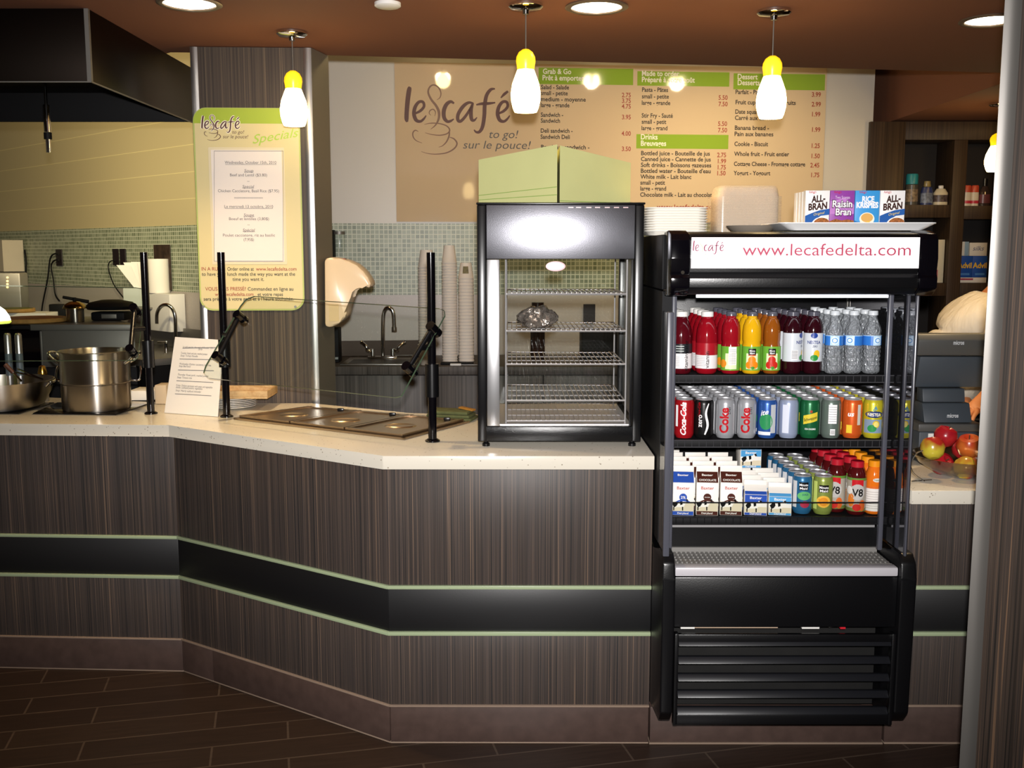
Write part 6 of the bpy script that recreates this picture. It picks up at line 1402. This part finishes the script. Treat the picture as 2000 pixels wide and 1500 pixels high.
# fruit bowl
YB = 3.20; bc = Vector((at(1886, 900, YB).x, YB, ZL)); br = bc.x - at(1786, 890, YB).x
t = thing('fruit_bowl', 'clear glass fruit bowl full of apples on the low counter', 'bowl', tuple(bc)); bh = at(1886, 888, YB-.0).z-ZL
BG = glassmat('bowl_glass', '#e6dcc8', .16, .12)
MB(BG).lathe([(0, 0), (br*.38, 0), (br*.62, bh*.22), (br*.86, bh*.58), (br, bh), (br*.97, bh), (br*.82, bh*.58), (br*.58, bh*.24), (br*.34, .006), (0, .006)], seg=48).build('bowl', t)
APR = bump(mat('apple_skin', '#9e2418', .28, spec=.6), 4, .0); 
def apple_mat(name, red, yel, seed):
    m = mat(name, red, .25, spec=.6); nt, b = nodes(m); n = nt.nodes.new('ShaderNodeTexNoise'); n.inputs['Scale'].default_value = 14; n.inputs['Detail'].default_value = 2
    tc = nt.nodes.new('ShaderNodeTexCoord'); mp = nt.nodes.new('ShaderNodeMapping'); mp.inputs['Location'].default_value = (seed, seed*2, 0); nt.links.new(tc.outputs['Object'], mp.inputs[0]); nt.links.new(mp.outputs[0], n.inputs['Vector'])
    rp = nt.nodes.new('ShaderNodeValToRGB'); rp.color_ramp.elements[0].position = .42; rp.color_ramp.elements[1].position = .62; rp.color_ramp.elements[0].color = lin(red); rp.color_ramp.elements[1].color = lin(yel)
    nt.links.new(n.outputs[0], rp.inputs[0]); nt.links.new(rp.outputs[0], b.inputs['Base Color']); return m
AM = [apple_mat('apple_red', '#a01824', '#b02a2a', 1), apple_mat('apple_blush', '#a82c20', '#c8b83a', 3.3), apple_mat('apple_orange', '#b03a1c', '#c8682a', 5.1)]
def apple(label, p, r, m, rot):
    t = thing('apple', label, 'apple', p, 0, 'apples in the glass bowl'); t.rotation_euler = rot
    MB(m).lathe([(0, -r*.80), (r*.18, -r*.86), (r*.42, -r*.84), (r*.78, -r*.55), (r*.98, 0), (r*.96, r*.35), (r*.72, r*.76), (r*.4, r*.86), (r*.15, r*.74), (0, r*.62)], seg=26).build('flesh', t)
    MB(mat('stem_brown', '#4a3420', .7)).tube([(0, 0, r*.62), (r*.05, 0, r*1.02)], .0018, 6).build('stem', t)
ap = lambda px, py, Y: tuple(at(px, py, Y))
ar = .036
apple('bright red apple topmost in the glass bowl', ap(1846, 853, 3.24), .037, AM[0], (.2, .3, 0))
apple('red and yellow apple in the glass bowl against the rim beside the fridge', ap(1822, 876, 3.155), .038, AM[1], (-.4, .3, .5))
apple('orange red apple in the glass bowl beside the steel pillar', ap(1893, 872, 3.19), .040, AM[2], (.3, -.2, 0))
apple('yellow patched apple low in the glass bowl', ap(1884, 914, 3.13), .037, AM[1], (1.3, 0, 1.2))
apple('dark red apple low in the glass bowl on the fridge side', ap(1838, 906, 3.20), .036, AM[0], (.8, .5, 0))
apple('red apple at the back of the glass bowl', ap(1880, 878, 3.30), .036, AM[0], (.1, .7, 0))
apple('red apple hidden deep behind the yellow patched one', ap(1906, 897, 3.23), .036, AM[2], (.1, .7, 0))
t = thing('wire_stand', 'thin chrome wire hoop standing between the fridge and the fruit bowl', 'stand', (at(1788, 915, 3.10).x, 3.10, ZL))
MB(CHROME).tube(smoothpts([(.03, 0, .003), (-.006, 0, .03), (-.014, 0, .06), (.0, 0, .09), (.02, 0, .10)], 6), .0018, 6).build('hoop', t)
MB(CHROME).tube([(-.01, 0, .003), (.06, .02, .003)], .002, 6).build('foot', t)
# =================================================================== PERSON behind the till
t = thing('person', 'person in a white shirt bending over behind the till', 'person', (1.86, 4.2, 0))
SKIN = mat('skin', '#b8764a', .55); SHIRT = bump(mat('white_shirt', '#d6cdbc', .8), 18, .6, .02, (1, 1, .35)); HAIR = mat('dark_hair', '#1c120e', .5); TROU = mat('dark_trousers', '#1b1b20', .8)
def skin(name, V, E, root, m, parent, sub=2):
    me = bpy.data.meshes.new(name); me.from_pydata([Vector(v[:3]) - Vector(t.location) for v in V], E, []); me.materials.append(m)
    o = bpy.data.objects.new(name, me); COL.objects.link(o); o.parent = parent
    sm_ = o.modifiers.new('skin', 'SKIN'); sm_.use_smooth_shade = True
    for i, v in enumerate(V):
        sv = me.skin_vertices[0].data[i]; r = v[3]; sv.radius = (r, v[4] if len(v) > 4 else r); sv.use_root = (i == root)
    sb = o.modifiers.new('sub', 'SUBSURF'); sb.levels = sb.render_levels = sub; return o
V = [(1.79, 4.22, .93, .09, .08), (1.83, 4.21, 1.06, .085, .08), (1.885, 4.19, 1.19, .085, .09), (1.935, 4.17, 1.29, .05, .06), (1.975, 4.155, 1.355, .048), (2.02, 4.14, 1.41, .080, .085), (2.055, 4.125, 1.47, .082, .082), (2.065, 4.12, 1.52, .045),
     (1.93, 4.00, 1.245, .042), (1.90, 3.88, 1.05, .040), (1.71, 3.69, .975, .029), (1.665, 3.655, .955, .030, .016),
     (1.98, 4.36, 1.25, .042), (2.10, 4.40, 1.05, .040), (2.22, 4.24, .96, .029), (2.25, 4.20, .945, .030, .016),
     (1.80, 4.12, .84, .07), (1.82, 4.10, .48, .055), (1.78, 4.12, .09, .040), (1.88, 4.09, .035, .034),
     (1.80, 4.33, .84, .07), (1.83, 4.36, .48, .055), (1.78, 4.36, .09, .040), (1.88, 4.37, .035, .034), (2.125, 4.09, 1.415, .014)]
E_ = [(0, 1), (1, 2), (2, 3), (3, 4), (4, 5), (5, 6), (6, 7), (3, 8), (8, 9), (9, 10), (10, 11), (3, 12), (12, 13), (13, 14), (14, 15), (0, 16), (16, 17), (17, 18), (18, 19), (0, 20), (20, 21), (21, 22), (22, 23), (5, 24)]
for (w0, d, sgn) in ((11, Vector((-.62, -.70, -.18)), 1), (15, Vector((.5, -.8, -.2)), -1)):
    base = Vector(V[w0][:3]); d.normalize(); sd = d.cross(Vector((0, 0, 1))).normalized()
    for k, (o_, L) in enumerate(((-.024, .058), (-.008, .068), (.008, .064), (.023, .050))):
        i = len(V); p1 = base + d*.035 + sd*o_; p2 = p1 + d*L*.5 + Vector((0, 0, -.004)); p3 = p2 + d*L*.45 + Vector((0, 0, -.016))
        V += [tuple(p1) + (.0088,), tuple(p2) + (.008,), tuple(p3) + (.0068,)]; E_ += [(w0, i), (i, i+1), (i+1, i+2)]
    i = len(V); p1 = base + sd*(-.032*sgn) + d*.005; p2 = p1 + d*.035 + sd*(-.012*sgn); V += [tuple(p1) + (.010,), tuple(p2) + (.0078,)]; E_ += [(w0, i), (i, i+1)]
body = skin('body', V, E_, 0, SKIN, t)
SV = [(1.79, 4.22, .90, .165, .155), (1.825, 4.21, 1.03, .165, .16), (1.865, 4.19, 1.16, .165, .175), (1.905, 4.175, 1.265, .125, .145), (1.945, 4.165, 1.335, .075, .08), (1.915, 4.00, 1.25, .085), (1.895, 3.91, 1.10, .070), (1.985, 4.36, 1.24, .085), (2.06, 4.39, 1.10, .070)]
skin('shirt', SV, [(0, 1), (1, 2), (2, 3), (3, 4), (3, 5), (5, 6), (3, 7), (7, 8)], 0, SHIRT, t)
TV = [(1.79, 4.22, .88, .150, .14), (1.80, 4.12, .80, .105), (1.82, 4.10, .48, .082), (1.78, 4.12, .12, .07), (1.80, 4.33, .80, .105), (1.83, 4.36, .48, .082), (1.78, 4.36, .12, .07)]
skin('trousers', TV, [(0, 1), (1, 2), (2, 3), (0, 4), (4, 5), (5, 6)], 0, TROU, t)
q = MB(HAIR); hc = Vector((2.035, 4.14, 1.468))-Vector(t.location); q.ball((0, 0, 0), .112, 24, 14, (1, .92, 1.0))
for v in q.bm.verts:
    c_ = v.co; lim = -.035 + .09*max(0, c_.x)/.11
    if c_.x > .03 and c_.z < .05: c_ *= .80
    if c_.z < -.05: c_ *= .88
    v.co = c_ + hc
q.build('hair', t)
for dy in (-.034, .034): MB(mat('eye_white', '#e0dcd6', .2)).ball(tuple(Vector((2.128, 4.105+dy, 1.455))-Vector(t.location)), .011, 12, 8).build('eye', t)
MB(mat('lips', '#8a4a3c', .5)).box(.0, .008, -.022, .022, 0, .010, .003).build('mouth', t, loc=tuple(Vector((2.092, 4.085, 1.375))-Vector(t.location)))
for dx_, y_ in ((1.81, 4.11), (1.81, 4.37)):
    q = MB(BLKM); q.box(dx_-.08-t.location.x, dx_+.17-t.location.x, y_-.05-t.location.y, y_+.05-t.location.y, .001, .075, .03, 3); q.build('shoe', t)
